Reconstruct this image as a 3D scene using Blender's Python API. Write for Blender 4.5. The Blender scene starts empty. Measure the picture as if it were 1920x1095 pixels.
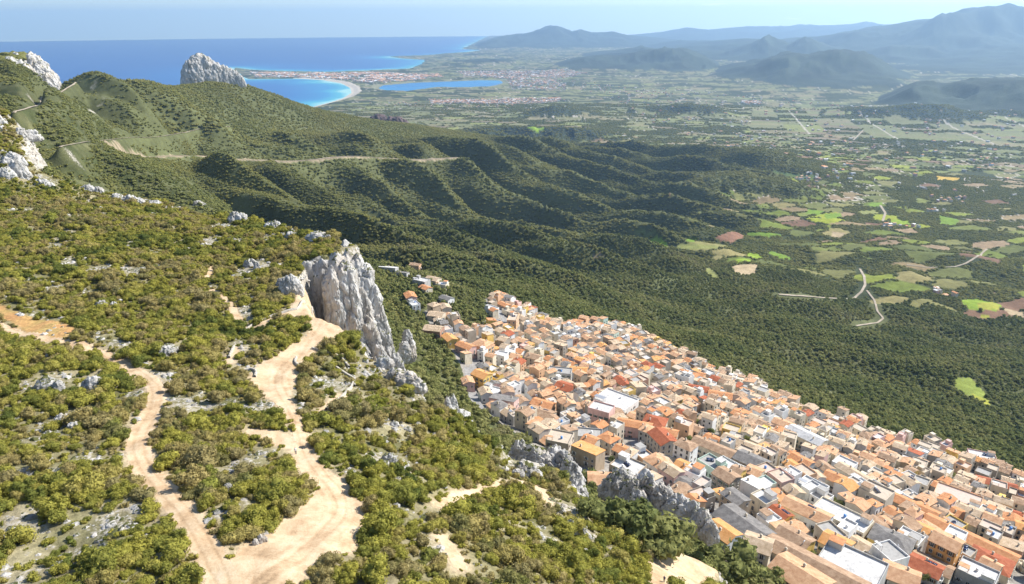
import bpy, math, random, time
import numpy as np
from mathutils import Vector, Matrix
T0 = time.time()
random.seed(7)
RNG = np.random.default_rng(7)
scene = bpy.context.scene

# ------------------------------------------------------------------ camera
CAM_Z = 700.0
FPX, CX, CY = 1280.0, 960.0, 547.5
PITCH = math.radians(21.5)
ROLL = math.radians(-0.33)
cam_data = bpy.data.cameras.new("camera")
cam = bpy.data.objects.new("camera", cam_data)
scene.collection.objects.link(cam)
cam_data.sensor_width = 36.0
cam_data.lens = 36.0 * FPX / 1920.0
cam_data.clip_start = 1.0
cam_data.clip_end = 200000.0
cam.location = (0, 0, CAM_Z)
CAM_R = (Matrix.Rotation(math.radians(90) - PITCH, 3, 'X') @ Matrix.Rotation(ROLL, 3, 'Z'))
cam.rotation_euler = CAM_R.to_euler()
scene.camera = cam
MR = np.array(CAM_R)

# ------------------------------------------------------------------ sun, sky, exposure
SUN_EL, SUN_AZ = math.radians(43), math.radians(66)      # azimuth from +Y towards +X
sun_data = bpy.data.lights.new("sun", 'SUN')
sun_data.energy = 4.8
sun_data.angle = math.radians(0.53)
sun_data.color = (1.0, 0.945, 0.86)
sun = bpy.data.objects.new("sun", sun_data)
scene.collection.objects.link(sun)
sdir = Vector((math.sin(SUN_AZ) * math.cos(SUN_EL), math.cos(SUN_AZ) * math.cos(SUN_EL), math.sin(SUN_EL)))
sun.rotation_euler = (-sdir).to_track_quat('-Z', 'Y').to_euler()
sun.location = (0, 0, 3000)

world = bpy.data.worlds.new("World")
scene.world = world
world.use_nodes = True
wn = world.node_tree
wn.nodes.clear()
w_out = wn.nodes.new("ShaderNodeOutputWorld")
w_bg = wn.nodes.new("ShaderNodeBackground")
w_sky = wn.nodes.new("ShaderNodeTexSky")
w_sky.sky_type = 'NISHITA'
w_sky.sun_disc = False
w_sky.sun_elevation = SUN_EL
w_sky.sun_rotation = SUN_AZ
w_sky.altitude = 700
w_sky.air_density = 1.0
w_sky.dust_density = 1.0
w_sky.ozone_density = 1.2
w_bg.inputs[1].default_value = 0.13
# small fair-weather clouds low over the southern mountains
w_tc = wn.nodes.new("ShaderNodeTexCoord")
w_sep = wn.nodes.new("ShaderNodeSeparateXYZ")
w_map = wn.nodes.new("ShaderNodeMapping"); w_map.inputs['Scale'].default_value = (9, 9, 60)
w_noi = wn.nodes.new("ShaderNodeTexNoise"); w_noi.inputs['Scale'].default_value = 3.4; w_noi.inputs['Detail'].default_value = 5
w_r = wn.nodes.new("ShaderNodeMapRange"); w_r.inputs[1].default_value = 0.62; w_r.inputs[2].default_value = 0.74
w_x = wn.nodes.new("ShaderNodeMapRange"); w_x.inputs[1].default_value = 0.1; w_x.inputs[2].default_value = 0.35
w_z = wn.nodes.new("ShaderNodeMapRange"); w_z.inputs[1].default_value = 0.11; w_z.inputs[2].default_value = 0.03
w_m1 = wn.nodes.new("ShaderNodeMath"); w_m1.operation = 'MULTIPLY'
w_m2 = wn.nodes.new("ShaderNodeMath"); w_m2.operation = 'MULTIPLY'
w_mix = wn.nodes.new("ShaderNodeMixRGB"); w_mix.inputs[2].default_value = (9.5, 9.7, 10.2, 1)
L = wn.links.new
w_mx = wn.nodes.new("ShaderNodeMath"); w_mx.operation = 'MAXIMUM'; w_mx.inputs[1].default_value = 0.05
w_sc = wn.nodes.new('ShaderNodeMath'); w_sc.operation = 'MULTIPLY'; w_sc.inputs[1].default_value = 1.5
w_cx = wn.nodes.new("ShaderNodeCombineXYZ")
L(w_sep.outputs[0], w_cx.inputs[0]); L(w_sep.outputs[1], w_cx.inputs[1]); L(w_sep.outputs[2], w_sc.inputs[0]); L(w_sc.outputs[0], w_mx.inputs[0]); L(w_mx.outputs[0], w_cx.inputs[2]); L(w_cx.outputs[0], w_sky.inputs[0])
L(w_tc.outputs['Generated'], w_map.inputs[0]); L(w_tc.outputs['Generated'], w_sep.inputs[0])
L(w_map.outputs[0], w_noi.inputs['Vector']); L(w_noi.outputs[0], w_r.inputs[0])
L(w_sep.outputs[0], w_x.inputs[0]); L(w_sep.outputs[2], w_z.inputs[0])
L(w_r.outputs[0], w_m1.inputs[0]); L(w_x.outputs[0], w_m1.inputs[1])
L(w_m1.outputs[0], w_m2.inputs[0]); L(w_z.outputs[0], w_m2.inputs[1])
L(w_m2.outputs[0], w_mix.inputs[0]); L(w_sky.outputs[0], w_mix.inputs[1])
L(w_mix.outputs[0], w_bg.inputs[0]); L(w_bg.outputs[0], w_out.inputs[0])

scene.view_settings.view_transform = 'Standard'
scene.view_settings.look = 'None'
scene.view_settings.gamma = 1
scene.view_settings.exposure = 0.85
scene.render.engine = 'CYCLES'
cy = scene.cycles
cy.use_denoising = True
cy.max_bounces = 5
cy.diffuse_bounces = 2
cy.glossy_bounces = 1
cy.transmission_bounces = 2
cy.transparent_max_bounces = 6
cy.volume_bounces = 0
cy.sample_clamp_indirect = 3.0
cy.caustics_reflective = False
cy.caustics_refractive = False

# ------------------------------------------------------------------ numpy helpers
def rays(u, v):
    u = np.asarray(u, float); v = np.asarray(v, float)
    d = np.stack([(u - CX), (CY - v), -FPX * np.ones_like(u)], -1)
    d = d @ MR.T
    return d / np.hypot(d[..., 0], d[..., 1])[..., None]     # unit horizontal length
def project(p):
    q = (np.asarray(p, float) - np.array([0, 0, CAM_Z])) @ MR
    return CX + FPX * q[..., 0] / -q[..., 2], CY - FPX * q[..., 1] / -q[..., 2]
def PR(u, v, r):                      # pixel + horizontal distance -> world
    d = rays(u, v); r = np.asarray(r, float)
    return d * r[..., None] + np.array([0, 0, CAM_Z])
def PD(u, v, D):                      # pixel + drop under the camera -> world
    d = rays(u, v)
    return d * (np.asarray(D, float) / -d[..., 2])[..., None] + np.array([0, 0, CAM_Z])
def smooth(a, b, x):
    t = np.clip((x - a) / (b - a), 0, 1)
    return t * t * (3 - 2 * t)

_perm = np.random.default_rng(11).permutation(512).astype(np.int64)
_perm = np.concatenate([_perm, _perm, _perm])
_gr = np.random.default_rng(12).normal(size=(512, 3)); _gr /= np.linalg.norm(_gr, axis=1)[:, None]
def noise2(x, y, seed=0):
    x = np.asarray(x, float) + seed * 17.31; y = np.asarray(y, float) - seed * 9.77
    xi = np.floor(x).astype(np.int64); yi = np.floor(y).astype(np.int64)
    fx = x - xi; fy = y - yi
    ux = fx * fx * fx * (fx * (fx * 6 - 15) + 10); uy = fy * fy * fy * (fy * (fy * 6 - 15) + 10)
    def g(ix, iy, dx, dy):
        h = _perm[(_perm[ix & 511] + iy) & 511]
        return _gr[h, 0] * dx + _gr[h, 1] * dy
    a = g(xi, yi, fx, fy); b = g(xi + 1, yi, fx - 1, fy)
    c = g(xi, yi + 1, fx, fy - 1); d = g(xi + 1, yi + 1, fx - 1, fy - 1)
    return ((a + (b - a) * ux) * (1 - uy) + (c + (d - c) * ux) * uy) * 1.6
def noise3(p, seed=0):
    p = np.asarray(p, float) + seed * 7.13
    i = np.floor(p).astype(np.int64); f = p - i
    w = f * f * f * (f * (f * 6 - 15) + 10)
    out = 0
    for dx in (0, 1):
        for dy in (0, 1):
            for dz in (0, 1):
                h = _perm[(_perm[(_perm[(i[:, 0] + dx) & 511] + i[:, 1] + dy) & 511] + i[:, 2] + dz) & 511]
                g = (_gr[h] * (f - np.array([dx, dy, dz]))).sum(1)
                out = out + g * (w[:, 0] if dx else 1 - w[:, 0]) * (w[:, 1] if dy else 1 - w[:, 1]) * (w[:, 2] if dz else 1 - w[:, 2])
    return out * 1.6
def fbm2(x, y, octs=4, seed=0, gain=0.5):
    s = 0; a = 1; f = 1
    for o in range(octs):
        s = s + a * noise2(x * f, y * f, seed + o); a *= gain; f *= 2.03
    return s
def ridged2(x, y, octs=4, seed=0, gain=0.5):
    s = 0; a = 1; f = 1
    for o in range(octs):
        s = s + a * (1 - 2 * np.abs(noise2(x * f, y * f, seed + o))); a *= gain; f *= 2.03
    return s
def in_poly(x, y, poly):
    poly = np.asarray(poly, float)
    c = np.zeros(np.shape(x), bool)
    n = len(poly); j = n - 1
    for i in range(n):
        xi, yi = poly[i][:2]; xj, yj = poly[j][:2]
        if yi != yj:
            c ^= ((yi > y) != (yj > y)) & (x < (xj - xi) * (y - yi) / (yj - yi) + xi)
        j = i
    return c
def dist_line(x, y, pts, closed=False):
    pts = np.asarray(pts, float)[:, :2]
    if closed: pts = np.concatenate([pts, pts[:1]])
    d = np.full(np.shape(x), 1e9)
    for a, b in zip(pts[:-1], pts[1:]):
        ab = b - a; L2 = (ab ** 2).sum() + 1e-9
        t = np.clip(((x - a[0]) * ab[0] + (y - a[1]) * ab[1]) / L2, 0, 1)
        d = np.minimum(d, np.hypot(x - a[0] - t * ab[0], y - a[1] - t * ab[1]))
    return d
def sdf_poly(x, y, poly):             # negative inside
    d = dist_line(x, y, poly, True)
    return np.where(in_poly(x, y, poly), -d, d)
def chaikin(p, n=2, closed=False):
    p = np.asarray(p, float)
    for _ in range(n):
        if closed:
            q = np.roll(p, -1, 0)
            p = np.stack([p * .75 + q * .25, p * .25 + q * .75], 1).reshape(-1, p.shape[1])
        else:
            a, b = p[:-1], p[1:]
            m = np.stack([a * .75 + b * .25, a * .25 + b * .75], 1).reshape(-1, p.shape[1])
            p = np.concatenate([p[:1], m, p[-1:]])
    return p

# ------------------------------------------------------------------ terrain
class TPS:
    def __init__(self, pts, lam=0.002):
        P = np.array([(math.atan2(p[0], p[1]), math.log(math.hypot(p[0], p[1]))) for p in pts])
        e = np.array([(CAM_Z - p[2]) / math.hypot(p[0], p[1]) for p in pts])
        n = len(P); K = self.k(P[:, None] - P[None]) + np.eye(n) * lam
        A = np.zeros((n + 3, n + 3)); A[:n, :n] = K; A[:n, n] = 1; A[:n, n + 1:] = P; A[n, :n] = 1; A[n + 1:, :n] = P.T
        self.w = np.linalg.solve(A, np.concatenate([e, [0, 0, 0]])); self.P = P
        # bake on a coarse grid
        self.a = np.linspace(-1.45, 1.45, 280); self.s = np.linspace(math.log(12), math.log(9000), 360)
        AA, SS = np.meshgrid(self.a, self.s, indexing='ij')
        q = np.stack([AA.ravel(), SS.ravel()], 1)
        o = []
        for c in np.array_split(q, 40):
            o.append(self.k(c[:, None] - P[None]) @ self.w[:n] + self.w[n] + c @ self.w[n + 1:])
        self.g = np.concatenate(o).reshape(AA.shape)
    def k(self, d):
        r2 = (d ** 2).sum(-1) + 1e-12
        return 0.5 * r2 * np.log(r2)
    def z(self, x, y):
        a = np.arctan2(x, y); r = np.hypot(x, y); s = np.log(r)
        fa = np.clip((a - self.a[0]) / (self.a[1] - self.a[0]), 0, len(self.a) - 1.001)
        fs = np.clip((s - self.s[0]) / (self.s[1] - self.s[0]), 0, len(self.s) - 1.001)
        i = fa.astype(int); j = fs.astype(int); fa = fa - i; fs = fs - j
        g = self.g
        e = (g[i, j] * (1 - fa) + g[i + 1, j] * fa) * (1 - fs) + (g[i, j + 1] * (1 - fa) + g[i + 1, j + 1] * fa) * fs
        return CAM_Z - e * r

# near hill: pixel u, v and drop under the camera
C1 = [(-300,1095,70),(0,1095,72),(200,1095,70),(450,1095,70),(700,1095,73),(950,1095,82),(1150,1095,97),(1300,1095,112),
 (0,900,75),(250,900,74),(500,900,75),(600,950,75),(750,900,82),(900,950,90),(1050,950,98),(1180,1040,103),(1150,960,112),(1280,1030,114),
 (-300,730,74),(0,730,78),(250,730,80),(500,700,82),(650,750,86),(800,800,93),(900,840,99),(980,880,101),
 (0,600,80),(200,600,82),(400,600,84),(600,600,86),(650,630,87),(700,720,91),(750,740,94),
 (0,500,80),(200,500,84),(400,500,87),(550,500,88),(650,475,86),(600,440,88),
 (0,400,78),(150,400,82),(300,400,90),(450,408,94),(550,430,92),
 (-300,340,74),(0,340,71),(100,350,78),(200,368,86),(300,380,93),
 (-300,260,63),(0,280,60),(50,310,68),(0,215,47),(-300,200,50)]
P1 = [PD(*c) for c in C1]
P1 += [np.array([x, y, z]) for x, y, z in [(0,12,635),(-20,10,637),(25,10,632),(-60,20,640),(60,40,622),(110,60,600),(40,-5,632),(-200,40,632),(-500,200,632)]]
T1 = TPS(P1)
# everything below: pixel u, v and drop
C2D = [(860,705,222),(950,795,203),(1080,885,180),(1210,975,164),(1330,1010,158),(1440,1095,158),
 (780,500,248),(720,505,240),(820,620,226),(760,600,224),(740,680,185),(800,720,196),
 (930,560,262),(1050,600,278),(1180,645,295),(1300,685,306),(1500,750,308),(1700,820,304),(1920,885,300),(2150,960,292),
 (1000,680,242),(1200,790,216),(1200,710,262),(1400,860,214),(1400,770,262),(1600,1000,190),(1600,900,236),(1800,1010,216),(1800,920,256),
 (1920,1095,208),(1650,1095,175),(2200,1095,235),
 (1920,800,372),(1920,700,432),(1700,700,416),(1500,650,400),(1300,600,388),(1100,540,372),(1000,520,362),(900,500,345),(850,480,350),
 (2200,800,380),(2200,600,490),
 (1300,540,440),(1500,560,462),(1700,600,468),(1920,600,484),(1920,500,528),(1700,500,524),(1500,500,505),(1350,490,500),
 (1200,470,492),(1050,472,468),(900,470,440),(800,462,420),(720,457,400),
 (1400,440,548),(1600,430,562),(1920,420,584),(1800,350,610),(1600,370,600),(2200,400,590)]
C2R = [(-300,140,1300),(-100,150,1350),(60,150,1450),(110,141,1500),(180,136,1650),(250,145,1800),(310,151,2000),(345,150,2200),(400,149,2300),(460,154,2350),(510,176,2450),
 (560,195,2520),(650,213,2620),(760,231,2750),(850,243,2900),(950,261,3000),
 (60,190,1050),(100,260,800),(200,200,1350),(200,260,1080),(210,303,980),(300,295,1300),(380,290,1500),(470,298,1620),(560,302,1720),(650,292,1850),(780,300,2000),(860,296,2150),
 (150,240,950),(300,220,1700),(400,220,1950),(500,230,2130),(600,250,2230),(700,265,2350),(800,270,2500),
 (300,345,900),(400,370,950),(500,400,1080),(600,422,1220),(700,440,1400),(800,440,1580),(900,440,1720),(1000,440,1850),
 (400,330,1250),(500,350,1380),(600,350,1550),(700,350,1750),(800,350,1880),(900,350,2050),(1000,350,2250),(1000,300,2600),(1100,350,2400),(1100,400,2100),(1200,400,2200),
 (1200,350,2600),(1100,300,2900),(1200,300,3200),(900,300,2400),(1300,350,2700),(1300,400,2250),(1400,300,3100)]
P2 = [PD(*c) for c in C2D] + [PR(*c) for c in C2R]
def az_rD(u, v, r, D):
    d = rays(u, v); return np.array([d[0] * r, d[1] * r, CAM_Z - D])
P2 += [az_rD(*c) for c in [   # ground nobody sees from the camera
 (0,300,520,95),(0,300,700,105),(-300,300,600,70),(150,300,560,118),(300,350,520,140),(300,350,700,160),(450,400,500,175),(450,400,750,225),(600,430,380,150),(600,430,550,205),(600,430,850,265),
 (680,500,320,150),(700,600,290,150),(650,700,180,120),(800,800,190,140),(950,850,180,135),(1000,950,150,125),(1100,1000,140,125),(300,700,200,100),(0,700,200,100),(600,1000,90,90),(1200,1095,110,110),(100,1095,60,80),(1600,1095,100,120),
 (0,150,2300,420),(-300,150,2300,420),(180,150,2500,480),(345,150,2900,480),(460,150,3000,520),(560,195,3200,520),(650,215,3500,580),(850,243,3700,600),(1000,260,3800,610),
 (0,150,3200,690),(180,150,3400,700),(345,150,3800,700),(460,150,4000,700),(560,195,4200,690),(-300,150,3200,700),
 (1200,200,4200,640),(1500,200,4500,645),(1900,200,4500,645),(2200,200,4500,645),(700,200,5500,690),(1200,200,7000,680),(1900,200,7000,675),(2200,200,7000,675),(0,200,7000,705)]]
P2 += [PR(u, v, r) - np.array([0, 0, m]) for u, v, r, m in [(-300,140,1600,25),(-100,150,1600,22),(60,150,1620,18),(110,141,1680,14),(60,150,1850,80),(110,141,1900,70),(-150,150,1850,90),(180,136,1850,22),(180,136,2050,90)]]
T2 = TPS(P2)

# outline of the near hill (its rim is the cliff line)
RIM_PIX = [(668,458,85),(640,450,85),(600,440,88),(550,430,92),(450,408,94),(380,392,92),(300,380,93),(200,366,86),(100,345,78),(50,305,67),(20,240,54),(0,205,46),(-120,195,42),(-400,190,46)]
RIM_R = [(1345,1095,112),(1345,1050,113),(1250,1020,113),(1180,985,112),(1130,1000,108),(1125,960,106),(1070,920,105),(1075,880,104),(1030,850,104),(985,838,102),(965,850,101),(900,815,99),(880,785,98),(850,760,97),(800,745,95),(770,700,93),(740,690,91),(700,660,88),(660,625,87),(635,606,86),(590,588,86),(568,560,87),(560,520,87),(572,492,87),(600,484,86),(636,478,85),(650,468,85),(664,462,85)]
rim = [PD(*c)[:2] for c in RIM_R] + [PD(*c)[:2] for c in RIM_PIX]
rim = np.array([(140., -20.), (120., 60.)] + [tuple(p) for p in rim] + [(-1100., 420.), (-900., -20.)])
rim_n = np.array(rim)

# layered far hills: skyline u, v at distance r0, front depth, back depth
HILLS = [
 (34000, 5000, 6000, [(1140,72),(1180,66),(1240,60),(1290,52),(1330,56),(1400,50),(1450,51),(1500,48),(1560,48),(1600,45),(1625,40),(1632,44),(1660,47),(1720,44),(1800,50),(2100,50)]),
 (25000, 3000, 5000, [(855,100),(872,92),(885,78),(900,68),(922,61),(940,67),(960,67),(1000,60),(1018,54),(1032,49),(1044,49),(1058,55),(1075,60),(1090,56),(1110,62),(1150,60),(1180,67),(1250,74),(1350,85),(1500,95)]),
 (19000, 3800, 6000, [(1180,100),(1250,88),(1300,80),(1400,73),(1470,75),(1530,70),(1600,60),(1650,52),(1700,44),(1750,38),(1790,24),(1815,17),(1850,18),(1890,17),(1920,20),(2000,30),(2200,40)]),
 (15500, 1500, 2500, [(1060,108),(1130,100),(1180,92),(1200,88),(1230,92),(1300,96),(1360,96),(1410,82),(1440,68),(1465,78),(1480,84),(1510,71),(1545,84),(1600,96),(1640,92),(1670,86),(1740,88),(1770,98),(1800,108),(1825,99),(1860,108),(2000,112),(2200,110)]),
 (12500, 1300, 1800, [(1000,128),(1050,118),(1100,106),(1150,104),(1190,98),(1240,91),(1280,93),(1320,107),(1350,122),(1400,140)]),
 (16500, 900, 1800, [(700,118),(760,110),(830,103),(900,101),(960,103),(1020,106),(1100,100),(1150,104)]),
 (13600, 700, 900, [(780,126),(850,114),(930,110),(980,114),(1010,122),(1050,128)]),
 (10400, 1500, 2200, [(1270,155),(1330,140),(1380,126),(1420,120),(1450,106),(1485,99),(1515,104),(1545,97),(1575,96),(1615,102),(1645,118),(1665,134),(1700,145),(1740,158),(1800,175)]),
 (11800, 1200, 1500, [(1250,150),(1290,132),(1320,120),(1340,128),(1400,140),(1600,150),(1690,152),(1720,150),(1800,158)]),
 (7300, 900, 1500, [(1640,190),(1700,166),(1720,158),(1760,160),(1790,154),(1850,152),(1880,150),(1920,150),(2000,145),(2200,140)]),
 (5900, 300, 500, [(1500,225),(1550,208),(1620,204),(1680,200),(1750,196),(1800,206),(1860,222)]),
 (5300, 200, 300, [(880,222),(905,216),(940,220),(990,210),(1020,201),(1040,197),(1065,200),(1090,207),(1110,209),(1140,220)]),
 (5600, 220, 350, [(1150,222),(1190,204),(1240,200),(1300,194),(1350,203),(1390,218)]),
 (6400, 150, 250, [(1480,206),(1500,200),(1520,214),(1545,210),(1580,222)]),
 (15600, 300, 500, [(435,134),(460,129),(485,132),(520,134),(555,129),(580,135),(700,136)]),
 (3150, 160, 300, [(1080,318),(1180,305),(1260,298),(1340,286),(1400,282),(1450,286),(1500,304),(1560,330),(1610,350)]),
 (2650, 120, 260, [(1180,362),(1260,345),(1330,330),(1400,330),(1480,345),(1560,366),(1600,380)]),
 (3600, 130, 260, [(760,262),(850,254),(905,246),(925,246),(960,256),(1040,270)]),
 (4100, 150, 260, [(860,246),(920,240),(1000,238),(1080,240),(1160,252)]),
]
SEA_PIX = [(-2500,60),(-400,60),(700,60),(950,60),(868,92),(905,94),(880,98),(800,104),(735,106),(750,109),(800,112),(795,120),(770,129),(700,132),(620,135),(540,134),(470,131),(440,127),
 (452,138),(470,148),(560,147),(610,150),(645,156),(662,165),(665,174),(650,184),(625,192),(598,199),(560,210),(500,225),(300,250),(0,290),(-2500,400)]
LAG_PIX = [(705,165),(715,160),(770,155),(850,152),(900,150),(945,150),(948,156),(920,163),(860,165),(820,164),(790,168),(760,172),(720,170)]
def unproj0(pix):
    out = []
    for (u, v) in pix:
        d = rays(u, v)
        out.append(PD(u, v, CAM_Z)[:2] if d[2] < -0.0168 else d[:2] * 130000)
    return np.array(out)
SEA_W = unproj0(SEA_PIX); LAG_W = unproj0(LAG_PIX)
far_sea = SEA_W.copy()

ROAD3 = chaikin(np.array([PR(*c) for c in [(205,308,950),(212,308,985),(255,297,1150),(300,293,1300),(380,290,1500),(470,301,1620),(560,303,1720),(655,291,1850),(720,297,1930),(780,300,2000),(858,295,2150)]]), 2)
ROADW = ROAD3[:, :2]
def hit2(u, v, r0=600):
    d = rays(u, v); r = np.arange(r0, 4000, 4.0); k = np.nonzero(CAM_Z + d[2] * r <= T2.z(d[0] * r, d[1] * r))[0]
    return np.array([d[0] * r[k[0]], d[1] * r[k[0]], CAM_Z + d[2] * r[k[0]]])
ROADB = chaikin(np.array([hit2(*q) for q in [(112,275),(140,270),(175,265),(215,261),(250,257),(280,258),(310,255),(345,248),(385,240),(430,237)]]), 2)
ROADC = chaikin(np.array([hit2(*q) for q in [(25,209),(60,202),(80,197),(76,186),(90,180),(108,177),(120,169),(133,160),(142,153)]]), 1)
def plain_z(r):
    return np.interp(r, [0, 1900, 3000, 4000, 5500, 8000, 11000, 16000, 60000], [150, 140, 96, 66, 42, 15, 8, 12, 25])

def build_heights(x, y):
    r = np.hypot(x, y); a = np.arctan2(x, y)
    # warp makes every slope line wander a little
    wx = x + 22 * noise2(x / 160, y / 160, 3) * np.clip(r / 1200, 0, 1); wy = y + 22 * noise2(x / 160, y / 160, 4) * np.clip(r / 1200, 0, 1)
    z1 = T1.z(x, y); z2 = T2.z(x, y)
    # spurs and gullies on the long mountain side
    c0 = np.array([-1010., 1380.]); c1 = np.array([-60., 3000.]); dv = (c1 - c0) / np.linalg.norm(c1 - c0); nv = np.array([dv[1], -dv[0]])
    al = (wx - c0[0]) * dv[0] + (wy - c0[1]) * dv[1]; ac = (wx - c0[0]) * nv[0] + (wy - c0[1]) * nv[1]
    L2n = noise2(al / 420, ac / 900, 21) * 60 + noise2(al / 150, ac / 330, 22) * 19
    ph = (al + L2n + 0.10 * ac) / 235.0
    tri = 1 - 2 * np.abs((ph % 1.0) - 0.5) * 2
    spur = np.sign(tri) * np.abs(tri) ** 0.85
    ph2 = (al + L2n * 1.4 - 0.16 * ac + 14 * noise2(al / 60, ac / 90, 27)) / 83.0
    spur2 = 1 - 2 * np.abs((ph2 % 1.0) - 0.5) * 2
    amp = smooth(-60, 330, ac) * (1 - smooth(900, 1330, ac)) * smooth(-650, 0, al) * (.72 + .28 * smooth(250, 900, al)) * (1 - smooth(2300, 2900, al))
    drd = dist_line(x, y, ROADW); keep = 1 - .9 * np.exp(-(drd / 62.) ** 2)
    amp = amp * keep
    z2 = z2 + amp * (66 * spur * (0.95 + 0.55 * noise2(al / 330, ac / 700, 25)) + 13 * spur2)
    # general relief
    cut_road = drd < 900
    k = smooth(700, 1800, r)
    z2 = z2 + k * (1 - smooth(5200, 7000, r)) * keep * 7 * (ridged2(wx / 420, wy / 420, 4, 31) - 1.6) * (0.35 + 0.65 * np.clip(amp + smooth(1600, 3000, r) * .3, 0, 1))
    z2 = z2 + smooth(560, 900, r) * (1 - smooth(1700, 2600, r)) * (30 * noise2(wx / 260, wy / 260, 41) + 12 * noise2(wx / 95, wy / 95, 42) - 4) * (1 - amp)
    z2 = z2 + 1.2 * fbm2(x / 40, y / 40, 3, 51) * smooth(600, 900, r)
    if cut_road.any():
        xs, ys = x[cut_road], y[cut_road]
        for road, wid in ((ROAD3, 26.), (ROADB, 10.), (ROADC, 8.)):
            bz = np.zeros(len(xs)); bd = np.full(len(xs), 1e9)
            for a_, b_ in zip(road[:-1], road[1:]):
                ab = b_[:2] - a_[:2]; t_ = np.clip(((xs - a_[0]) * ab[0] + (ys - a_[1]) * ab[1]) / (ab @ ab), 0, 1); dd_ = np.hypot(xs - a_[0] - t_ * ab[0], ys - a_[1] - t_ * ab[1])
                nb = dd_ < bd; bz = np.where(nb, a_[2] + t_ * (b_[2] - a_[2]), bz); bd = np.minimum(bd, dd_)
            wr = np.exp(-(bd / wid) ** 2); z2[cut_road] = z2[cut_road] * (1 - wr) + bz * wr
    sd = sdf_poly(x, y, rim) + 3.0 * noise2(x / 14, y / 14, 61) + 1.3 * noise2(x / 5, y / 5, 62)
    z1 = z1 + 2.2 * fbm2(x / 45, y / 45, 4, 71) * np.clip(r / 150, 0.2, 1) + 0.5 * noise2(x / 6, y / 6, 75)
    w = 1 - smooth(-1.0, 9 + 16 * smooth(330, 500, r), sd)
    z = z2 + (np.maximum(z1, z2) - z2) * w
    # far country
    zf = plain_z(r) + 5 * fbm2(x / 600, y / 600, 3, 81) * smooth(3000, 5000, r) * (1 - smooth(6500, 9000, r)) + 8 * np.clip(fbm2(x / 1400, y / 1400, 3, 83), 0, 1) * smooth(9000, 12000, r)
    m = smooth(3500, 4800, r)
    z = z * (1 - m) + zf * m
    u_at = CX + 0 * a
    for r0, df, db, sk in HILLS:
        pts = np.array([PR(uu, vv, r0) for uu, vv in sk]); aa = np.arctan2(pts[:, 0], pts[:, 1])
        sel = (r > r0 - 3.2 * df) & (r < r0 + 3.2 * db) & (a > aa[0] - .06) & (a < aa[-1] + .06)
        xs, ys, rs, as_ = x[sel], y[sel], r[sel], a[sel]
        sc = max(df * .55, 60.)
        aw = as_ + 0.35 * df / r0 * noise2(xs / sc, ys / sc, 91)* np.clip(np.abs(rs - r0) / df, 0, 1)
        top = np.interp(aw, aa, pts[:, 2])
        fade = smooth(0, .03, np.minimum(as_ - aa[0] + .03, aa[-1] + .03 - as_)) if aa[-1] < .7 else smooth(0, .03, as_ - aa[0] + .03)
        t = (rs - r0); t = np.where(t < 0, -t / df, t / db)
        prof = np.exp(-(t * 1.25) ** 1.5)
        base = plain_z(rs)
        rel = np.clip(top - base, 0, None) * fade
        rid = ridged2(xs / (sc * 1.6), ys / (sc * 1.6), 5, int(r0) % 97, .55)
        h = rel * prof * (1 + 0.50 * (rid - 1.0) * np.clip(t * 2.5, 0.0, 1)) + rel * 0.025 * (rid - 1.0)
        if r0 < 5000:
            zz = z[sel]; z[sel] = np.maximum(zz, np.minimum(base + h, zz + 90))
        else:
            z[sel] = np.maximum(z[sel], base + h)
    sea = sdf_poly(x, y, SEA_W) + 60 * noise2(x / 500, y / 500, 95) * smooth(9000, 12000, r)
    lag = sdf_poly(x, y, LAG_W) + 40 * noise2(x / 300, y / 300, 96)
    far = smooth(3200, 4000, r)
    w_ = np.minimum(sea, lag)
    z = np.where((r > 3600) & (w_ < 0), np.maximum(-12, np.minimum(z, 1.0 + w_ * 0.03)), z)
    z = np.where((r > 5000) & (w_ > 0), np.minimum(z, 1.2 + w_ * 0.25), z)
    return z, sd, sea, lag

AZ = np.concatenate([np.linspace(-85, -47, 90)[:-1], np.arange(-47, 47, 0.105), np.linspace(47, 85, 90)])
AZ = np.radians(AZ)
S = np.concatenate([np.linspace(math.log(4), math.log(50), 80)[:-1], np.arange(math.log(50), math.log(4500), 0.0058), np.arange(math.log(4500), math.log(42500), 0.0085)])
GA, GS = np.meshgrid(AZ, S, indexing='ij')
GX = np.sin(GA) * np.exp(GS); GY = np.cos(GA) * np.exp(GS)
shp = GX.shape
GZ, SD, SEAD, LAGD = [q.reshape(shp) for q in build_heights(GX.ravel(), GY.ravel())]
GR = np.hypot(GX, GY)
AI = np.interp
def H(x, y):
    a = np.arctan2(x, y); s = np.log(np.hypot(x, y))
    fa = np.clip(np.interp(a, AZ, np.arange(len(AZ))), 0, len(AZ) - 1.001); fs = np.clip(np.interp(s, S, np.arange(len(S))), 0, len(S) - 1.001)
    i = fa.astype(int); j = fs.astype(int); fa = fa - i; fs = fs - j
    return (GZ[i, j] * (1 - fa) + GZ[i + 1, j] * fa) * (1 - fs) + (GZ[i, j + 1] * (1 - fa) + GZ[i + 1, j + 1] * fa) * fs
def samp(G, x, y):
    a = np.arctan2(x, y); s = np.log(np.hypot(x, y))
    i = np.clip(np.round(np.interp(a, AZ, np.arange(len(AZ)))).astype(int), 0, len(AZ) - 1)
    j = np.clip(np.round(np.interp(s, S, np.arange(len(S)))).astype(int), 0, len(S) - 1)
    return G[i, j]
_HR = np.exp(np.arange(math.log(40), math.log(20000), 0.0015))
def hit(u, v, up=0.0, rmin=40.0):
    """first ground point seen through pixel (u, v)"""
    d = rays(u, v)
    z = CAM_Z + d[2] * _HR
    h = H(d[0] * _HR, d[1] * _HR) + up
    k = np.nonzero((z <= h) & (_HR >= rmin))[0]
    if len(k) == 0: return None
    r = _HR[k[0]]
    return np.array([d[0] * r, d[1] * r, CAM_Z + d[2] * r])
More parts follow.
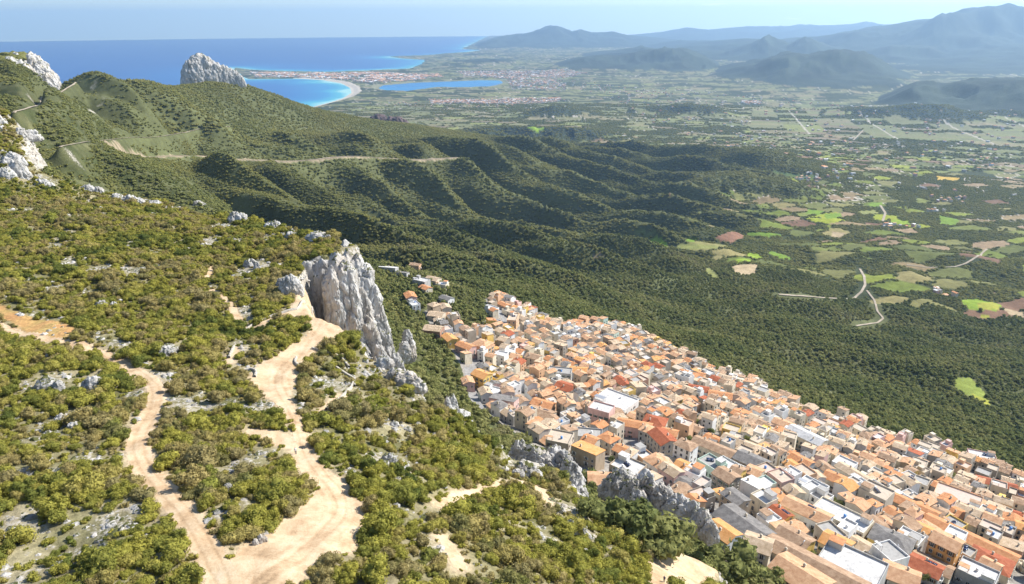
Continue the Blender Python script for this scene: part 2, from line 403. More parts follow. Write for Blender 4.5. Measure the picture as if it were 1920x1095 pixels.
def hits(pix, up=0.0, rmin=40.0):
    o = [hit(u, v, up, rmin) for u, v in pix]
    return np.array([q for q in o if q is not None])
print("terrain grid", shp, round(time.time() - T0, 1))
# ------------------------------------------------------------------ materials
def new_mat(name):
    m = bpy.data.materials.new(name); m.use_nodes = True
    nt = m.node_tree; nt.nodes.clear()
    return m, nt, nt.nodes.new("ShaderNodeOutputMaterial")
def N(nt, t, **kw):
    n = nt.nodes.new(t)
    for k, v in kw.items():
        if k.startswith('i_'):
            key = k[2:]; n.inputs[int(key) if key.isdigit() else key].default_value = v
        else: setattr(n, k, v)
    return n
def ramp(nt, stops, interp='LINEAR'):
    n = nt.nodes.new("ShaderNodeValToRGB"); n.color_ramp.interpolation = interp
    el = n.color_ramp.elements
    while len(el) < len(stops): el.new(0.5)
    for e, (p, c) in zip(el, stops): e.position = p; e.color = (*c, 1)
    return n
def noise_col_mat(name, c1, c2, scale, rough=0.85, bump=0.0, bscale=None, detail=4, coord='Object', attr=None, extra=None):
    m, nt, out = new_mat(name)
    b = N(nt, "ShaderNodeBsdfPrincipled", i_Roughness=rough); b.inputs['Specular IOR Level'].default_value = 0.25
    tc = N(nt, "ShaderNodeTexCoord")
    n = N(nt, "ShaderNodeTexNoise", i_Scale=scale, i_Detail=detail)
    r = ramp(nt, [(0.32, c1), (0.68, c2)])
    nt.links.new(tc.outputs[coord], n.inputs['Vector']); nt.links.new(n.outputs[0], r.inputs[0]); nt.links.new(r.outputs[0], b.inputs['Base Color'])
    if bump:
        n2 = N(nt, "ShaderNodeTexNoise", i_Scale=bscale or scale * 3, i_Detail=5)
        bp = N(nt, "ShaderNodeBump", i_Strength=bump, i_Distance=0.3)
        nt.links.new(tc.outputs[coord], n2.inputs['Vector']); nt.links.new(n2.outputs[0], bp.inputs['Height']); nt.links.new(bp.outputs[0], b.inputs['Normal'])
    nt.links.new(b.outputs[0], out.inputs[0])
    return m

def ground_material():
    m, nt, out = new_mat("ground")
    b = N(nt, "ShaderNodeBsdfPrincipled", i_Roughness=0.95); b.inputs['Specular IOR Level'].default_value = 0.1
    at = N(nt, "ShaderNodeAttribute", attribute_name="col"); rk = N(nt, "ShaderNodeAttribute", attribute_name="mask")
    sp = N(nt, "ShaderNodeSeparateColor"); nt.links.new(rk.outputs['Color'], sp.inputs[0])
    geo = N(nt, "ShaderNodeNewGeometry")
    # fine speckle of the soil and low plants, three sizes
    n1 = N(nt, "ShaderNodeTexNoise", i_Scale=0.9, i_Detail=6, i_Roughness=0.7)
    n2 = N(nt, "ShaderNodeTexNoise", i_Scale=0.06, i_Detail=7, i_Roughness=0.72)
    for n in (n1, n2): nt.links.new(geo.outputs['Position'], n.inputs['Vector'])
    r1 = N(nt, "ShaderNodeMapRange"); r1.inputs[1].default_value = .3; r1.inputs[2].default_value = .7; r1.inputs[3].default_value = .62; r1.inputs[4].default_value = 1.38
    r2 = N(nt, "ShaderNodeMapRange"); r2.inputs[1].default_value = .3; r2.inputs[2].default_value = .7; r2.inputs[3].default_value = .68; r2.inputs[4].default_value = 1.32
    nt.links.new(n1.outputs[0], r1.inputs[0]); nt.links.new(n2.outputs[0], r2.inputs[0])
    mu = N(nt, "ShaderNodeMath", operation='MULTIPLY'); nt.links.new(r1.outputs[0], mu.inputs[0]); nt.links.new(r2.outputs[0], mu.inputs[1])
    vm = N(nt, "ShaderNodeVectorMath", operation='SCALE'); nt.links.new(at.outputs['Color'], vm.inputs[0]); nt.links.new(mu.outputs[0], vm.inputs['Scale'])
    # bare limestone showing through (mask red)
    n3 = N(nt, "ShaderNodeTexNoise", i_Scale=0.35, i_Detail=8, i_Roughness=0.75); nt.links.new(geo.outputs['Position'], n3.inputs['Vector'])
    rr = ramp(nt, [(0.30, (.16, .14, .11)), (0.5, (.40, .37, .32)), (0.72, (.60, .575, .53))]); nt.links.new(n3.outputs[0], rr.inputs[0])
    th = N(nt, "ShaderNodeMath", operation='ADD'); nt.links.new(n1.outputs[0], th.inputs[0]); nt.links.new(sp.outputs[0], th.inputs[1])
    mr = N(nt, "ShaderNodeMapRange"); mr.inputs[1].default_value = .92; mr.inputs[2].default_value = 1.05; nt.links.new(th.outputs[0], mr.inputs[0])
    mx = N(nt, "ShaderNodeMixRGB"); nt.links.new(mr.outputs[0], mx.inputs[0]); nt.links.new(vm.outputs[0], mx.inputs[1]); nt.links.new(rr.outputs[0], mx.inputs[2])
    nt.links.new(mx.outputs[0], b.inputs['Base Color'])
    bp = N(nt, "ShaderNodeBump", i_Strength=0.5, i_Distance=0.5); nt.links.new(n1.outputs[0], bp.inputs['Height'])
    bp2 = N(nt, "ShaderNodeBump", i_Strength=0.9, i_Distance=6.0); nt.links.new(n2.outputs[0], bp2.inputs['Height'])
    nt.links.new(sp.outputs[1], bp2.inputs['Strength'])      # mask green: how bushy far ground is
    nt.links.new(bp.outputs[0], bp2.inputs['Normal']); nt.links.new(bp2.outputs[0], b.inputs['Normal'])
    nt.links.new(b.outputs[0], out.inputs[0])
    return m

def foliage_material(name, stops, scale=0.02, transl=0.3):
    """leaf colour differs from plant to plant: by chance and by patches of the hillside"""
    m, nt, out = new_mat(name)
    oi = N(nt, "ShaderNodeObjectInfo")
    n = N(nt, "ShaderNodeTexNoise", i_Scale=scale, i_Detail=3); nt.links.new(oi.outputs['Location'], n.inputs['Vector'])
    a = N(nt, "ShaderNodeMath", operation='MULTIPLY_ADD'); a.inputs[1].default_value = 0.42; nt.links.new(oi.outputs['Random'], a.inputs[0])
    s = N(nt, "ShaderNodeMath", operation='MULTIPLY_ADD'); s.inputs[1].default_value = 1.7; s.inputs[2].default_value = -0.56
    nt.links.new(n.outputs[0], s.inputs[0]); nt.links.new(s.outputs[0], a.inputs[2])
    r = ramp(nt, stops); nt.links.new(a.outputs[0], r.inputs[0])
    geo = N(nt, "ShaderNodeNewGeometry")
    n2 = N(nt, "ShaderNodeTexNoise", i_Scale=1.6, i_Detail=3); nt.links.new(geo.outputs['Position'], n2.inputs['Vector'])
    r2 = N(nt, "ShaderNodeMapRange"); r2.inputs[1].default_value = .3; r2.inputs[2].default_value = .7; r2.inputs[3].default_value = .7; r2.inputs[4].default_value = 1.35
    nt.links.new(n2.outputs[0], r2.inputs[0])
    vm = N(nt, "ShaderNodeVectorMath", operation='SCALE'); nt.links.new(r.outputs[0], vm.inputs[0]); nt.links.new(r2.outputs[0], vm.inputs['Scale'])
    d = N(nt, "ShaderNodeBsdfDiffuse"); t = N(nt, "ShaderNodeBsdfTranslucent"); mx = N(nt, "ShaderNodeMixShader", i_0=transl)
    nt.links.new(vm.outputs[0], d.inputs[0]); nt.links.new(vm.outputs[0], t.inputs[0])
    nt.links.new(d.outputs[0], mx.inputs[1]); nt.links.new(t.outputs[0], mx.inputs[2]); nt.links.new(mx.outputs[0], out.inputs[0])
    return m
M = {}
M['ground'] = ground_material()
M['macchia'] = foliage_material("macchia_leaves", [(0.0, (.075, .100, .030)), (.18, (.165, .188, .046)), (.34, (.270, .265, .060)), (.50, (.360, .335, .070)), (.62, (.365, .300, .120)), (.74, (.305, .262, .120)), (.86, (.200, .205, .062)), (1.0, (.305, .315, .060))], 0.035, .38)
M['oak'] = foliage_material("holm_oak_leaves", [(0.0, (.125, .148, .056)), (.3, (.175, .196, .070)), (.6, (.235, .240, .086)), (.85, (.285, .275, .110)), (1.0, (.255, .235, .120))], 0.012, .38)
M['slope'] = foliage_material("mountain_scrub", [(0.0, (.150, .168, .062)), (.35, (.200, .208, .072)), (.65, (.245, .238, .080)), (1.0, (.262, .248, .092))], 0.006, .38)
M['bright'] = foliage_material("fresh_leaves", [(0.0, (.10, .16, .014)), (1.0, (.20, .26, .02))], 0.1)
M['bark'] = noise_col_mat("bark", (.05, .04, .03), (.11, .09, .07), 3)
def lime_mat(name, warm=0.0):
    m, nt, out = new_mat(name)
    b = N(nt, "ShaderNodeBsdfPrincipled", i_Roughness=0.9); b.inputs['Specular IOR Level'].default_value = 0.2
    geo = N(nt, "ShaderNodeNewGeometry")
    mp = N(nt, "ShaderNodeMapping"); mp.inputs['Scale'].default_value = (1, 1, .22); nt.links.new(geo.outputs['Position'], mp.inputs[0])
    n1 = N(nt, "ShaderNodeTexNoise", i_Scale=0.28, i_Detail=8, i_Roughness=0.72); nt.links.new(mp.outputs[0], n1.inputs['Vector'])
    r1 = ramp(nt, [(.30, (.13, .125, .115)), (.42, (.31, .30, .28)), (.54, (.50, .485, .46)), (.72, (.66, .645, .615))]); nt.links.new(n1.outputs[0], r1.inputs[0])
    n2 = N(nt, "ShaderNodeTexNoise", i_Scale=0.07, i_Detail=4); nt.links.new(geo.outputs['Position'], n2.inputs['Vector'])
    r2 = ramp(nt, [(.52, (0, 0, 0)), (.68, (1, 1, 1))]); nt.links.new(n2.outputs[0], r2.inputs[0])
    sc = N(nt, "ShaderNodeMath", operation='MULTIPLY'); sc.inputs[1].default_value = 0.35 + warm; nt.links.new(r2.outputs[0], sc.inputs[0])
    mx = N(nt, "ShaderNodeMixRGB", blend_type='MULTIPLY'); mx.inputs[2].default_value = (1.0, .80, .58, 1)
    nt.links.new(sc.outputs[0], mx.inputs[0]); nt.links.new(r1.outputs[0], mx.inputs[1])
    # green cushions in cracks: scrub rooted where the rock is not steep
    sn = N(nt, "ShaderNodeSeparateXYZ"); nt.links.new(geo.outputs['Normal'], sn.inputs[0])
    n4 = N(nt, "ShaderNodeTexNoise", i_Scale=0.22, i_Detail=6, i_Roughness=.7); nt.links.new(geo.outputs['Position'], n4.inputs['Vector'])
    ad = N(nt, "ShaderNodeMath", operation='MULTIPLY_ADD'); ad.inputs[1].default_value = 0.28; nt.links.new(sn.outputs[2], ad.inputs[0]); nt.links.new(n4.outputs[0], ad.inputs[2])
    r4 = N(nt, "ShaderNodeMapRange"); r4.inputs[1].default_value = .73; r4.inputs[2].default_value = .78; nt.links.new(ad.outputs[0], r4.inputs[0])
    mg = N(nt, "ShaderNodeMixRGB"); mg.inputs[2].default_value = (.10, .105, .035, 1); nt.links.new(r4.outputs[0], mg.inputs[0]); nt.links.new(mx.outputs[0], mg.inputs[1])
    nt.links.new(mg.outputs[0], b.inputs['Base Color'])
    v = N(nt, "ShaderNodeTexNoise", i_Scale=0.8, i_Detail=9, i_Roughness=0.7); nt.links.new(mp.outputs[0], v.inputs['Vector'])
    bp = N(nt, "ShaderNodeBump", i_Strength=1.0, i_Distance=0.9); nt.links.new(v.outputs[0], bp.inputs['Height']); nt.links.new(bp.outputs[0], b.inputs['Normal'])
    nt.links.new(b.outputs[0], out.inputs[0])
    return m
def dirt_mat(name, c1, c2, *a):
    m, nt, out = new_mat(name)
    b = N(nt, "ShaderNodeBsdfPrincipled", i_Roughness=.95); b.inputs['Specular IOR Level'].default_value = .1
    geo = N(nt, "ShaderNodeNewGeometry"); at = N(nt, "ShaderNodeAttribute", attribute_name="rut")
    n1 = N(nt, "ShaderNodeTexNoise", i_Scale=.22, i_Detail=8, i_Roughness=.7); n2 = N(nt, "ShaderNodeTexNoise", i_Scale=2.6, i_Detail=6, i_Roughness=.75); n3 = N(nt, "ShaderNodeTexVoronoi", i_Scale=1.5)
    for q in (n1, n2, n3): nt.links.new(geo.outputs['Position'], q.inputs['Vector'])
    ad = N(nt, "ShaderNodeMath", operation='MULTIPLY_ADD'); ad.inputs[1].default_value = .12; nt.links.new(at.outputs['Fac'], ad.inputs[0]); nt.links.new(n1.outputs[0], ad.inputs[2])
    ad2 = N(nt, "ShaderNodeMath", operation='MULTIPLY_ADD'); ad2.inputs[1].default_value = .35; nt.links.new(n2.outputs[0], ad2.inputs[0]); nt.links.new(ad.outputs[0], ad2.inputs[2])
    r = ramp(nt, [(.42, tuple(q * .66 for q in c1)), (.56, c1), (.74, c2), (.95, (.60, .49, .36))]); nt.links.new(ad2.outputs[0], r.inputs[0])
    st = N(nt, "ShaderNodeMapRange"); st.inputs[1].default_value = .10; st.inputs[2].default_value = .16; st.inputs[3].default_value = 1; st.inputs[4].default_value = 0; nt.links.new(n3.outputs['Distance'], st.inputs[0])
    th = N(nt, "ShaderNodeMath", operation='GREATER_THAN'); th.inputs[1].default_value = .54; nt.links.new(n1.outputs[0], th.inputs[0])
    ml = N(nt, "ShaderNodeMath", operation='MULTIPLY'); nt.links.new(st.outputs[0], ml.inputs[0]); nt.links.new(th.outputs[0], ml.inputs[1])
    mx = N(nt, "ShaderNodeMixRGB"); mx.inputs[2].default_value = (.50, .46, .40, 1); nt.links.new(ml.outputs[0], mx.inputs[0]); nt.links.new(r.outputs[0], mx.inputs[1])
    nt.links.new(mx.outputs[0], b.inputs['Base Color'])
    bp = N(nt, "ShaderNodeBump", i_Strength=.6, i_Distance=.35); nt.links.new(ad2.outputs[0], bp.inputs['Height']); nt.links.new(bp.outputs[0], b.inputs['Normal'])
    nt.links.new(b.outputs[0], out.inputs[0]); return m
M['lime'] = lime_mat("limestone"); M['limewarm'] = lime_mat("warm_limestone", .1)
M['dirt'] = dirt_mat("pale_orange_gravel", (.41, .285, .17), (.53, .41, .27), 0.25, .95, .35, 3.0, 7)
M['dirtroad'] = noise_col_mat("gravel_road", (.28, .235, .17), (.40, .34, .26), 0.05, .95)

# sea
def sea_material():
    m, nt, out = new_mat("sea_water")
    b = N(nt, "ShaderNodeBsdfPrincipled", i_Roughness=0.32); b.inputs['IOR'].default_value = 1.33; b.inputs['Specular IOR Level'].default_value = .35
    at = N(nt, "ShaderNodeAttribute", attribute_name="shore"); geo = N(nt, "ShaderNodeNewGeometry")
    n = N(nt, "ShaderNodeTexNoise", i_Scale=0.0009, i_Detail=5); nt.links.new(geo.outputs['Position'], n.inputs['Vector'])
    a = N(nt, "ShaderNodeMath", operation='MULTIPLY_ADD'); a.inputs[1].default_value = 0.5; a.inputs[2].default_value = -.25; nt.links.new(n.outputs[0], a.inputs[0])
    s = N(nt, "ShaderNodeMath", operation='ADD'); nt.links.new(a.outputs[0], s.inputs[0]); nt.links.new(at.outputs['Fac'], s.inputs[1])
    r = ramp(nt, [(0.0, (.30, .55, .50)), (.05, (.05, .34, .42)), (.16, (.012, .19, .38)), (.38, (.006, .105, .31)), (1, (.004, .070, .25))]); nt.links.new(s.outputs[0], r.inputs[0])
    nt.links.new(r.outputs[0], b.inputs['Base Color'])
    w = N(nt, "ShaderNodeTexNoise", i_Scale=0.12, i_Detail=4); nt.links.new(geo.outputs['Position'], w.inputs['Vector'])
    bp = N(nt, "ShaderNodeBump", i_Strength=0.5, i_Distance=1.0); nt.links.new(w.outputs[0], bp.inputs['Height']); nt.links.new(bp.outputs[0], b.inputs['Normal'])
    nt.links.new(b.outputs[0], out.inputs[0])
    return m
M['sea'] = sea_material()

# ------------------------------------------------------------------ scene bookkeeping
COL = scene.collection
def tag(o, label=None, cat=None, group=None, kind=None):
    if label: o['label'] = label
    if cat: o['category'] = cat
    if group: o['group'] = group
    if kind: o['kind'] = kind
    return o
def raw_mesh(name, co, faces, mats=None, fmat=None, smooth_=False, quads=True):
    """co (n,3); faces (m,k) array"""
    me = bpy.data.meshes.new(name)
    co = np.asarray(co, np.float32); faces = np.asarray(faces, np.int32)
    me.vertices.add(len(co)); me.vertices.foreach_set('co', co.ravel())
    me.loops.add(faces.size); me.loops.foreach_set('vertex_index', faces.ravel())
    k = faces.shape[1]
    me.polygons.add(len(faces)); me.polygons.foreach_set('loop_start', (np.arange(len(faces)) * k).astype(np.int32))
    if smooth_: me.polygons.foreach_set('use_smooth', np.ones(len(faces), bool))
    for mm in (mats or []): me.materials.append(mm)
    if fmat is not None: me.polygons.foreach_set('material_index', np.asarray(fmat, np.int32))
    me.update(calc_edges=True)
    return me
def link(name, me, parent=None, loc=None, rz=0.0, sc=None):
    o = bpy.data.objects.new(name, me); COL.objects.link(o)
    if parent: o.parent = parent
    if loc is not None: o.location = [float(q) for q in loc]
    if rz: o.rotation_euler = (0, 0, rz)
    if sc is not None: o.scale = sc if hasattr(sc, '__len__') else (sc, sc, sc)
    return o
def grid_faces(na, ns):
    I = np.arange(na * ns).reshape(na, ns)
    return np.stack([I[:-1, :-1], I[:-1, 1:], I[1:, 1:], I[1:, :-1]], -1)[..., ::-1]
def set_attr(me, name, arr, typ='FLOAT_COLOR'):
    a = me.attributes.new(name, typ, 'POINT')
    if typ == 'FLOAT_COLOR':
        c = np.ones((len(arr), 4), np.float32); c[:, :3] = arr; a.data.foreach_set('color', c.ravel())
    else: a.data.foreach_set('value', np.asarray(arr, np.float32).ravel())

# ------------------------------------------------------------------ dirt tracks and clearings on the near hill
def world_line(pix, n=2, closed=False): return chaikin(hits(pix)[:, :2], n, closed)
TRACK = world_line([(-60,598),(0,610),(50,628),(110,642),(165,650),(205,668),(240,690),(285,716),(297,742),(284,778),(262,815),(258,848),(276,885),(312,925),(350,965),(378,1010),(400,1050),(425,1110)])
CLEAR = world_line([(545,583),(590,581),(640,608),(652,625),(612,640),(585,662),(562,690),(567,705),(535,735),(562,790),(584,840),(604,878),(650,905),(682,950),(690,1000),(655,1035),(590,1062),(545,1110),(395,1110),(440,1040),(480,1010),(520,990),(560,960),(598,922),(592,902),(560,885),(546,842),(553,802),(528,772),(498,742),(468,715),(478,690),(520,662),(560,642),(588,622),(580,602),(545,593)], 1, True)
LANE = world_line([(600,600),(575,640),(545,680),(515,710),(540,760),(565,800),(575,850),(600,890),(640,930),(640,970),(600,1010),(540,1060),(480,1100)], 2)
SPUR_A = world_line([(478,812),(520,822),(560,838)], 1)
FIELD_O = world_line([(-20,565),(40,590),(130,608),(152,625),(120,636),(60,632),(30,606),(-20,590)], 1, True)
CLEAR_R = world_line([(1212,1062),(1245,1046),(1320,1036),(1345,1070),(1335,1110),(1225,1110)], 1, True)
PATHS = [world_line(p, 1) for p in ([(398,500),(390,522)], [(395,545),(420,558),(436,572),(440,590),(452,605)], [(452,605),(475,622),(500,603),(545,587)], [(640,742),(605,775)],
         [(825,948),(870,925),(930,912),(1000,905),(1015,925),(1025,945)], [(830,1010),(850,1040),(860,1060)], [(430,680),(440,655)])]
gx, gy = GX, GY
near = (GR < 620) & (SD < 30)
def fld(fn, sel, far=1e3):
    o = np.full(GX.shape, far); o[sel] = fn(GX[sel], GY[sel]); return o
wob = lambda x, y: 0.6 * noise2(x / 3, y / 3, 101) + 0.35 * noise2(x / 1.1, y / 1.1, 102)
D_TRACK = fld(lambda x, y: np.minimum(dist_line(x, y, TRACK) - 1.9 + .9 * smooth(150, 200, np.hypot(x, y)), dist_line(x, y, SPUR_A) - 1.5) + wob(x, y), near)
D_CLEAR = fld(lambda x, y: np.minimum(sdf_poly(x, y, CLEAR), sdf_poly(x, y, CLEAR_R)) + wob(x, y), near)
D_PATH = fld(lambda x, y: np.min([dist_line(x, y, p) for p in PATHS], 0) - 0.9 + .5 * wob(x, y), near)
D_FIELD = fld(lambda x, y: sdf_poly(x, y, FIELD_O) + 1.5 * wob(x, y), near)
D_DIRT = np.minimum(np.minimum(D_TRACK, D_CLEAR), D_PATH)

# ------------------------------------------------------------------ village outline
VILL_PIX = [(865,690),(880,735),(905,775),(950,800),(990,830),(1040,862),(1090,890),(1150,905),(1230,940),(1300,985),(1345,1020),(1400,1060),(1470,1110),(1990,1110),(1990,945),(1900,898),(1800,863),(1700,831),(1600,793),(1500,772),(1430,732),(1385,705),(1340,700),(1290,660),(1200,622),(1100,607),(1040,610),(1010,592),(975,580),(940,555),(910,560),(925,610),(900,625),(850,600),(820,575),(795,585),(815,625),(850,660)]
VILL = hits(VILL_PIX, rmin=150)[:, :2]
D_VILL = fld(lambda x, y: sdf_poly(x, y, VILL), (GR > 100) & (GR < 1100) & (SD > -5))

# limestone showing on the ground: pixel centre, radius in metres, strength
BARE = [(120,790,9,.5),(150,775,7,.5),(60,880,5,.5),(110,885,5,.5),(180,722,8,.45),(100,712,8,.45),(320,655,7,.5),(150,840,8,.3),(200,950,9,.25),(740,795,9,.45),(725,865,8,.5),(700,775,10,.35),(690,700,8,.5),
        (660,880,5,.4),(735,700,14,.5),(700,660,14,.5),(760,720,10,.5),(430,915,3,.5),(490,1015,3,.5),(1000,870,8,.55),(1100,1000,7,.5),(1080,960,7,.5),(960,920,7,.35),(850,960,8,.25),(850,1050,6,.35),(780,740,10,.4),
        (20,310,16,.5),(45,330,12,.45),(90,340,10,.45),(180,352,16,.5),(230,368,12,.55),(270,378,9,.5),(130,310,10,.3),(440,405,7,.5),(510,418,9,.45),(540,440,9,.5),(600,445,9,.5),(475,495,9,.45),(550,525,7,.5),(100,520,12,.25),(190,540,10,.3),(460,500,6,.4),
        (520,700,8,.2),(610,680,6,.3),(640,760,6,.3),(580,745,5,.3),(1290,960,8,.5),(1250,1060,6,.4),(1060,1010,6,.35),(300,570,8,.2),(220,575,9,.25)]
BARE_FAR = [(165,165,45,.42),(200,178,38,.48),(175,200,32,.5),(175,212,30,.5),(120,225,35,.42),(195,215,45,.4),(215,155,30,.35),(260,200,35,.35),(280,213,45,.35),(380,225,35,.36),(440,155,60,.45),(345,215,40,.3),(320,222,25,.35),(570,238,35,.42),(480,198,30,.35),
            (540,210,25,.35),(235,250,26,.4),(60,250,25,.4),(140,300,15,.45),(30,170,60,.45),(370,145,45,.45),(700,370,20,.3),(330,330,35,.28),(190,185,50,.35),(250,170,40,.3),(500,210,40,.25),(300,260,50,.25),(410,260,40,.25)]
ROCK = np.zeros(GX.shape)
for u, v, rad, s in BARE + BARE_FAR:
    p = hit(u, v)
    if p is None: continue
    sel = (np.abs(GX - p[0]) < rad * 2.2) & (np.abs(GY - p[1]) < rad * 2.2)
    d = np.hypot(GX[sel] - p[0], GY[sel] - p[1]) / rad
    ROCK[sel] = np.maximum(ROCK[sel], s * np.exp(-d * d * 1.2))
# rocky scraps all over the near hill, and wherever the ground is very steep
DZa = np.gradient(GZ, axis=0) / np.maximum(np.gradient(AZ)[:, None] * GR, 1e-3); DZr = np.gradient(GZ, axis=1) / np.gradient(GR, axis=1)
SLOPE = np.hypot(DZa, DZr)
nr = np.where(SD < 20, fbm2(GX / 17, GY / 17, 4, 111), 0)
ROCK = np.maximum(ROCK, np.clip(nr * 1.1 - .12 + .14 * smooth(-10, -60, GX) * smooth(200, 130, GR), 0, .46) * (SD < 20))
ROCK = np.maximum(ROCK, .62 * smooth(.9, 1.5, SLOPE) * (GR < 1500) * (SD < 45))
nr = np.where((GR > 700) & (GR < 3000) & (GA < .1), fbm2(GX / 90, GY / 90, 4, 113), 0)
ROCK = np.maximum(ROCK, np.clip(nr * .9 - .22, 0, .34) * smooth(-.1, -.35, GA))

# ------------------------------------------------------------------ farmland parcels
def cells(x, y, cw, ch, rot, seed):
    c, s = math.cos(rot), math.sin(rot)
    X = (x * c + y * s) / cw; Y = (-x * s + y * c) / ch
    X = X + .25 * noise2(X / 3, Y / 3, seed); Y = Y + .25 * noise2(X / 3 + 9, Y / 3, seed)
    xi = np.floor(X).astype(np.int64); yi = np.floor(Y).astype(np.int64)
    b1 = np.full(X.shape, 9e9); b2 = np.full(X.shape, 9e9); hid = np.zeros(X.shape, np.int64)
    for dx in (-1, 0, 1):
        for dy in (-1, 0, 1):
            h = _perm[(_perm[(xi + dx + seed) & 511] + yi + dy) & 511]
            px = xi + dx + .5 + (_gr[h, 0]) * .42; py = yi + dy + .5 + (_gr[h, 1]) * .42
            d = np.maximum(np.abs(X - px), np.abs(Y - py)) + .3 * np.minimum(np.abs(X - px), np.abs(Y - py))
            nb = d < b1
            b2 = np.where(nb, b1, np.minimum(b2, d)); hid = np.where(nb, h, hid); b1 = np.minimum(b1, d)
    return hid, (b2 - b1) * min(cw, ch)
GREENS = np.array([(.12,.17,.035),(.15,.20,.035),(.20,.26,.03),(.14,.16,.06),(.17,.185,.075),(.22,.22,.10),(.20,.175,.10),(.14,.18,.05),(.10,.13,.04),(.25,.21,.14),(.16,.11,.075),(.12,.15,.05)])
DARK = np.array([.045, .055, .022])
def farm(x, y):
    """returns colour (n,3) and tree mask (n,) of the farmed plain"""
    r = np.hypot(x, y); a = np.arctan2(x, y)
    nt_ = len(np.atleast_1d(x))
    h1, e1 = cells(x, y, 105, 62, .35, 5)
    h2, e2 = cells(x, y, 190, 110, -.2, 9)
    usebig = r > 4300
    h = np.where(usebig, h2, h1); e = np.where(usebig, e2, e1)
    grid = (a > math.radians(19)) & (r > 4650) & (r < 6100) & (a < .9)
    c, s = math.cos(-.28), math.sin(-.28)
    X = x * c + y * s; Y = -x * s + y * c
    col_i = np.floor(X / 235).astype(np.int64); row_i = np.floor(Y / 95 + (col_i % 3) * .3).astype(np.int64)
    hg = _perm[(_perm[col_i & 511] + row_i) & 511]
    eg = np.minimum((X / 235 % 1) * 235, 95 * ((Y / 95 + (col_i % 3) * .3) % 1))
    h = np.where(grid, hg, h); e = np.where(grid, eg, e)
    big = fbm2(x / 900, y / 900, 3, 131); med = fbm2(x / 260, y / 260, 3, 133)
    pw = np.clip(.43 - .04 * smooth(2400, 4200, r) + .5 * big + .15 * med, .04, .97)
    pw = np.where(grid, .16, pw)
    wood = ((h * 37 % 101) / 101.0) < pw
    col = GREENS[(h * 7) % len(GREENS)] * np.array([1.1, .95, .85]) * (0.85 + .3 * ((h * 13 % 17) / 17.0))[:, None]
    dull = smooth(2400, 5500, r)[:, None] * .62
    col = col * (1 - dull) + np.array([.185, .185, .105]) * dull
    hedge = (e < np.where(usebig, 13, 8)) & (noise2(x / 45, y / 45, 135) > -.25)
    tr = wood | (hedge & ~grid) | (noise2(x / 38, y / 38, 136) + .5 * noise2(x / 13, y / 13, 137) > .74)
    road = (np.abs((X / 235 + .5) % 2 - 1) * 235 < 6) & grid
    track_ = ~grid & (e < 5) & (h % 5 == 0) & (r > 2500)
    tr &= ~(road | track_)
    col = np.where((road | track_)[:, None], np.array([.42, .38, .32]), col)
    return col, tr
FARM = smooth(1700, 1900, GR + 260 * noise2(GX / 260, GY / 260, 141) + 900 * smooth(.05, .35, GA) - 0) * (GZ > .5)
# hills stay wooded: farmland only where the ground is low and gentle
rel = GZ - plain_z(GR)
FARM = FARM * (1 - smooth(22, 42, rel + 10 * noise2(GX / 120, GY / 120, 143)) * (GR > 2300)) * (1 - smooth(.24, .36, SLOPE)) * (1 - smooth(185, 235, GZ + 16 * noise2(GX / 150, GY / 150, 144)))
FARM = FARM * np.where((GA < math.radians(13)) & (GR < 2500), 0, 1)
FARM = np.where(GR > 1000, FARM, 0)
print("masks", round(time.time() - T0, 1))

# ------------------------------------------------------------------ ground colour
n = GX.size
fx, fy = GX.ravel(), GY.ravel(); fr = GR.ravel()
col = np.zeros((n, 3))
wood_c = np.array([.092, .100, .042])
sc1 = fbm2(fx / 300, fy / 300, 4, 151)[:, None]
col[:] = wood_c * (1 + .35 * sc1)
far_hill = (fr > 3300)[:, None]
hillc = np.array([.040, .054, .036]) * (1 + .5 * fbm2(fx / 500, fy / 500, 5, 153))[:, None]
col = np.where(far_hill, hillc, col)
fm = (FARM.ravel() > .5) & (fr > 1000)
fc, ft = farm(fx[fm], fy[fm])
fc = np.where(ft[:, None], DARK * (1 + .3 * noise2(fx[fm] / 60, fy[fm] / 60, 155))[:, None], fc)
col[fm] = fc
# near hill: stony soil, dry grass
nh = (SD.ravel() < 6) & (fr < 700)
t = np.clip(.5 + .8 * fbm2(fx[nh] / 12, fy[nh] / 12, 4, 157), 0, 1)[:, None]
col[nh] = np.array([.14, .135, .060]) * (1 - t) + np.array([.27, .235, .145]) * t
lo = (SD.ravel() >= 6) & (fr < 1100)
t = np.clip(.3 + .8 * fbm2(fx[lo] / 15, fy[lo] / 15, 3, 159), 0, 1)[:, None]
col[lo] = np.array([.055, .065, .025]) * (1 - t) + np.array([.13, .13, .06]) * t
# street level of the village
vi = D_VILL.ravel() < 0
t = np.clip(.5 + .9 * fbm2(fx[vi] / 9, fy[vi] / 9, 3, 161), 0, 1)[:, None]
col[vi] = np.array([.20, .185, .165]) * (1 - t) + np.array([.30, .275, .24]) * t
# dirt verges
w = np.exp(-np.clip(D_DIRT.ravel(), 0, 50) / 1.0)[:, None]
col = col * (1 - w) + np.array([.52, .40, .27]) * w
w = (1 - smooth(-.5, 1.0, D_FIELD.ravel()))[:, None]
tt = np.clip(.5 + noise2(fx / 6, fy / 6, 163), 0, 1)[:, None]
col = col * (1 - w) + (np.array([.42, .23, .10]) * tt + np.array([.36, .27, .10]) * (1 - tt)) * w
# earth banks cut along the ridge road
dR = dist_line(fx, fy, ROADW) + 7 * noise2(fx / 18, fy / 18, 181); bank = (dR < 11 + 8 * noise2(fx / 60, fy / 60, 183)) & (fr > 700) & (fr < 2600)
col[bank] = np.array([.27, .22, .145]) * (1 + .3 * noise2(fx[bank] / 9, fy[bank] / 9, 185))[:, None]
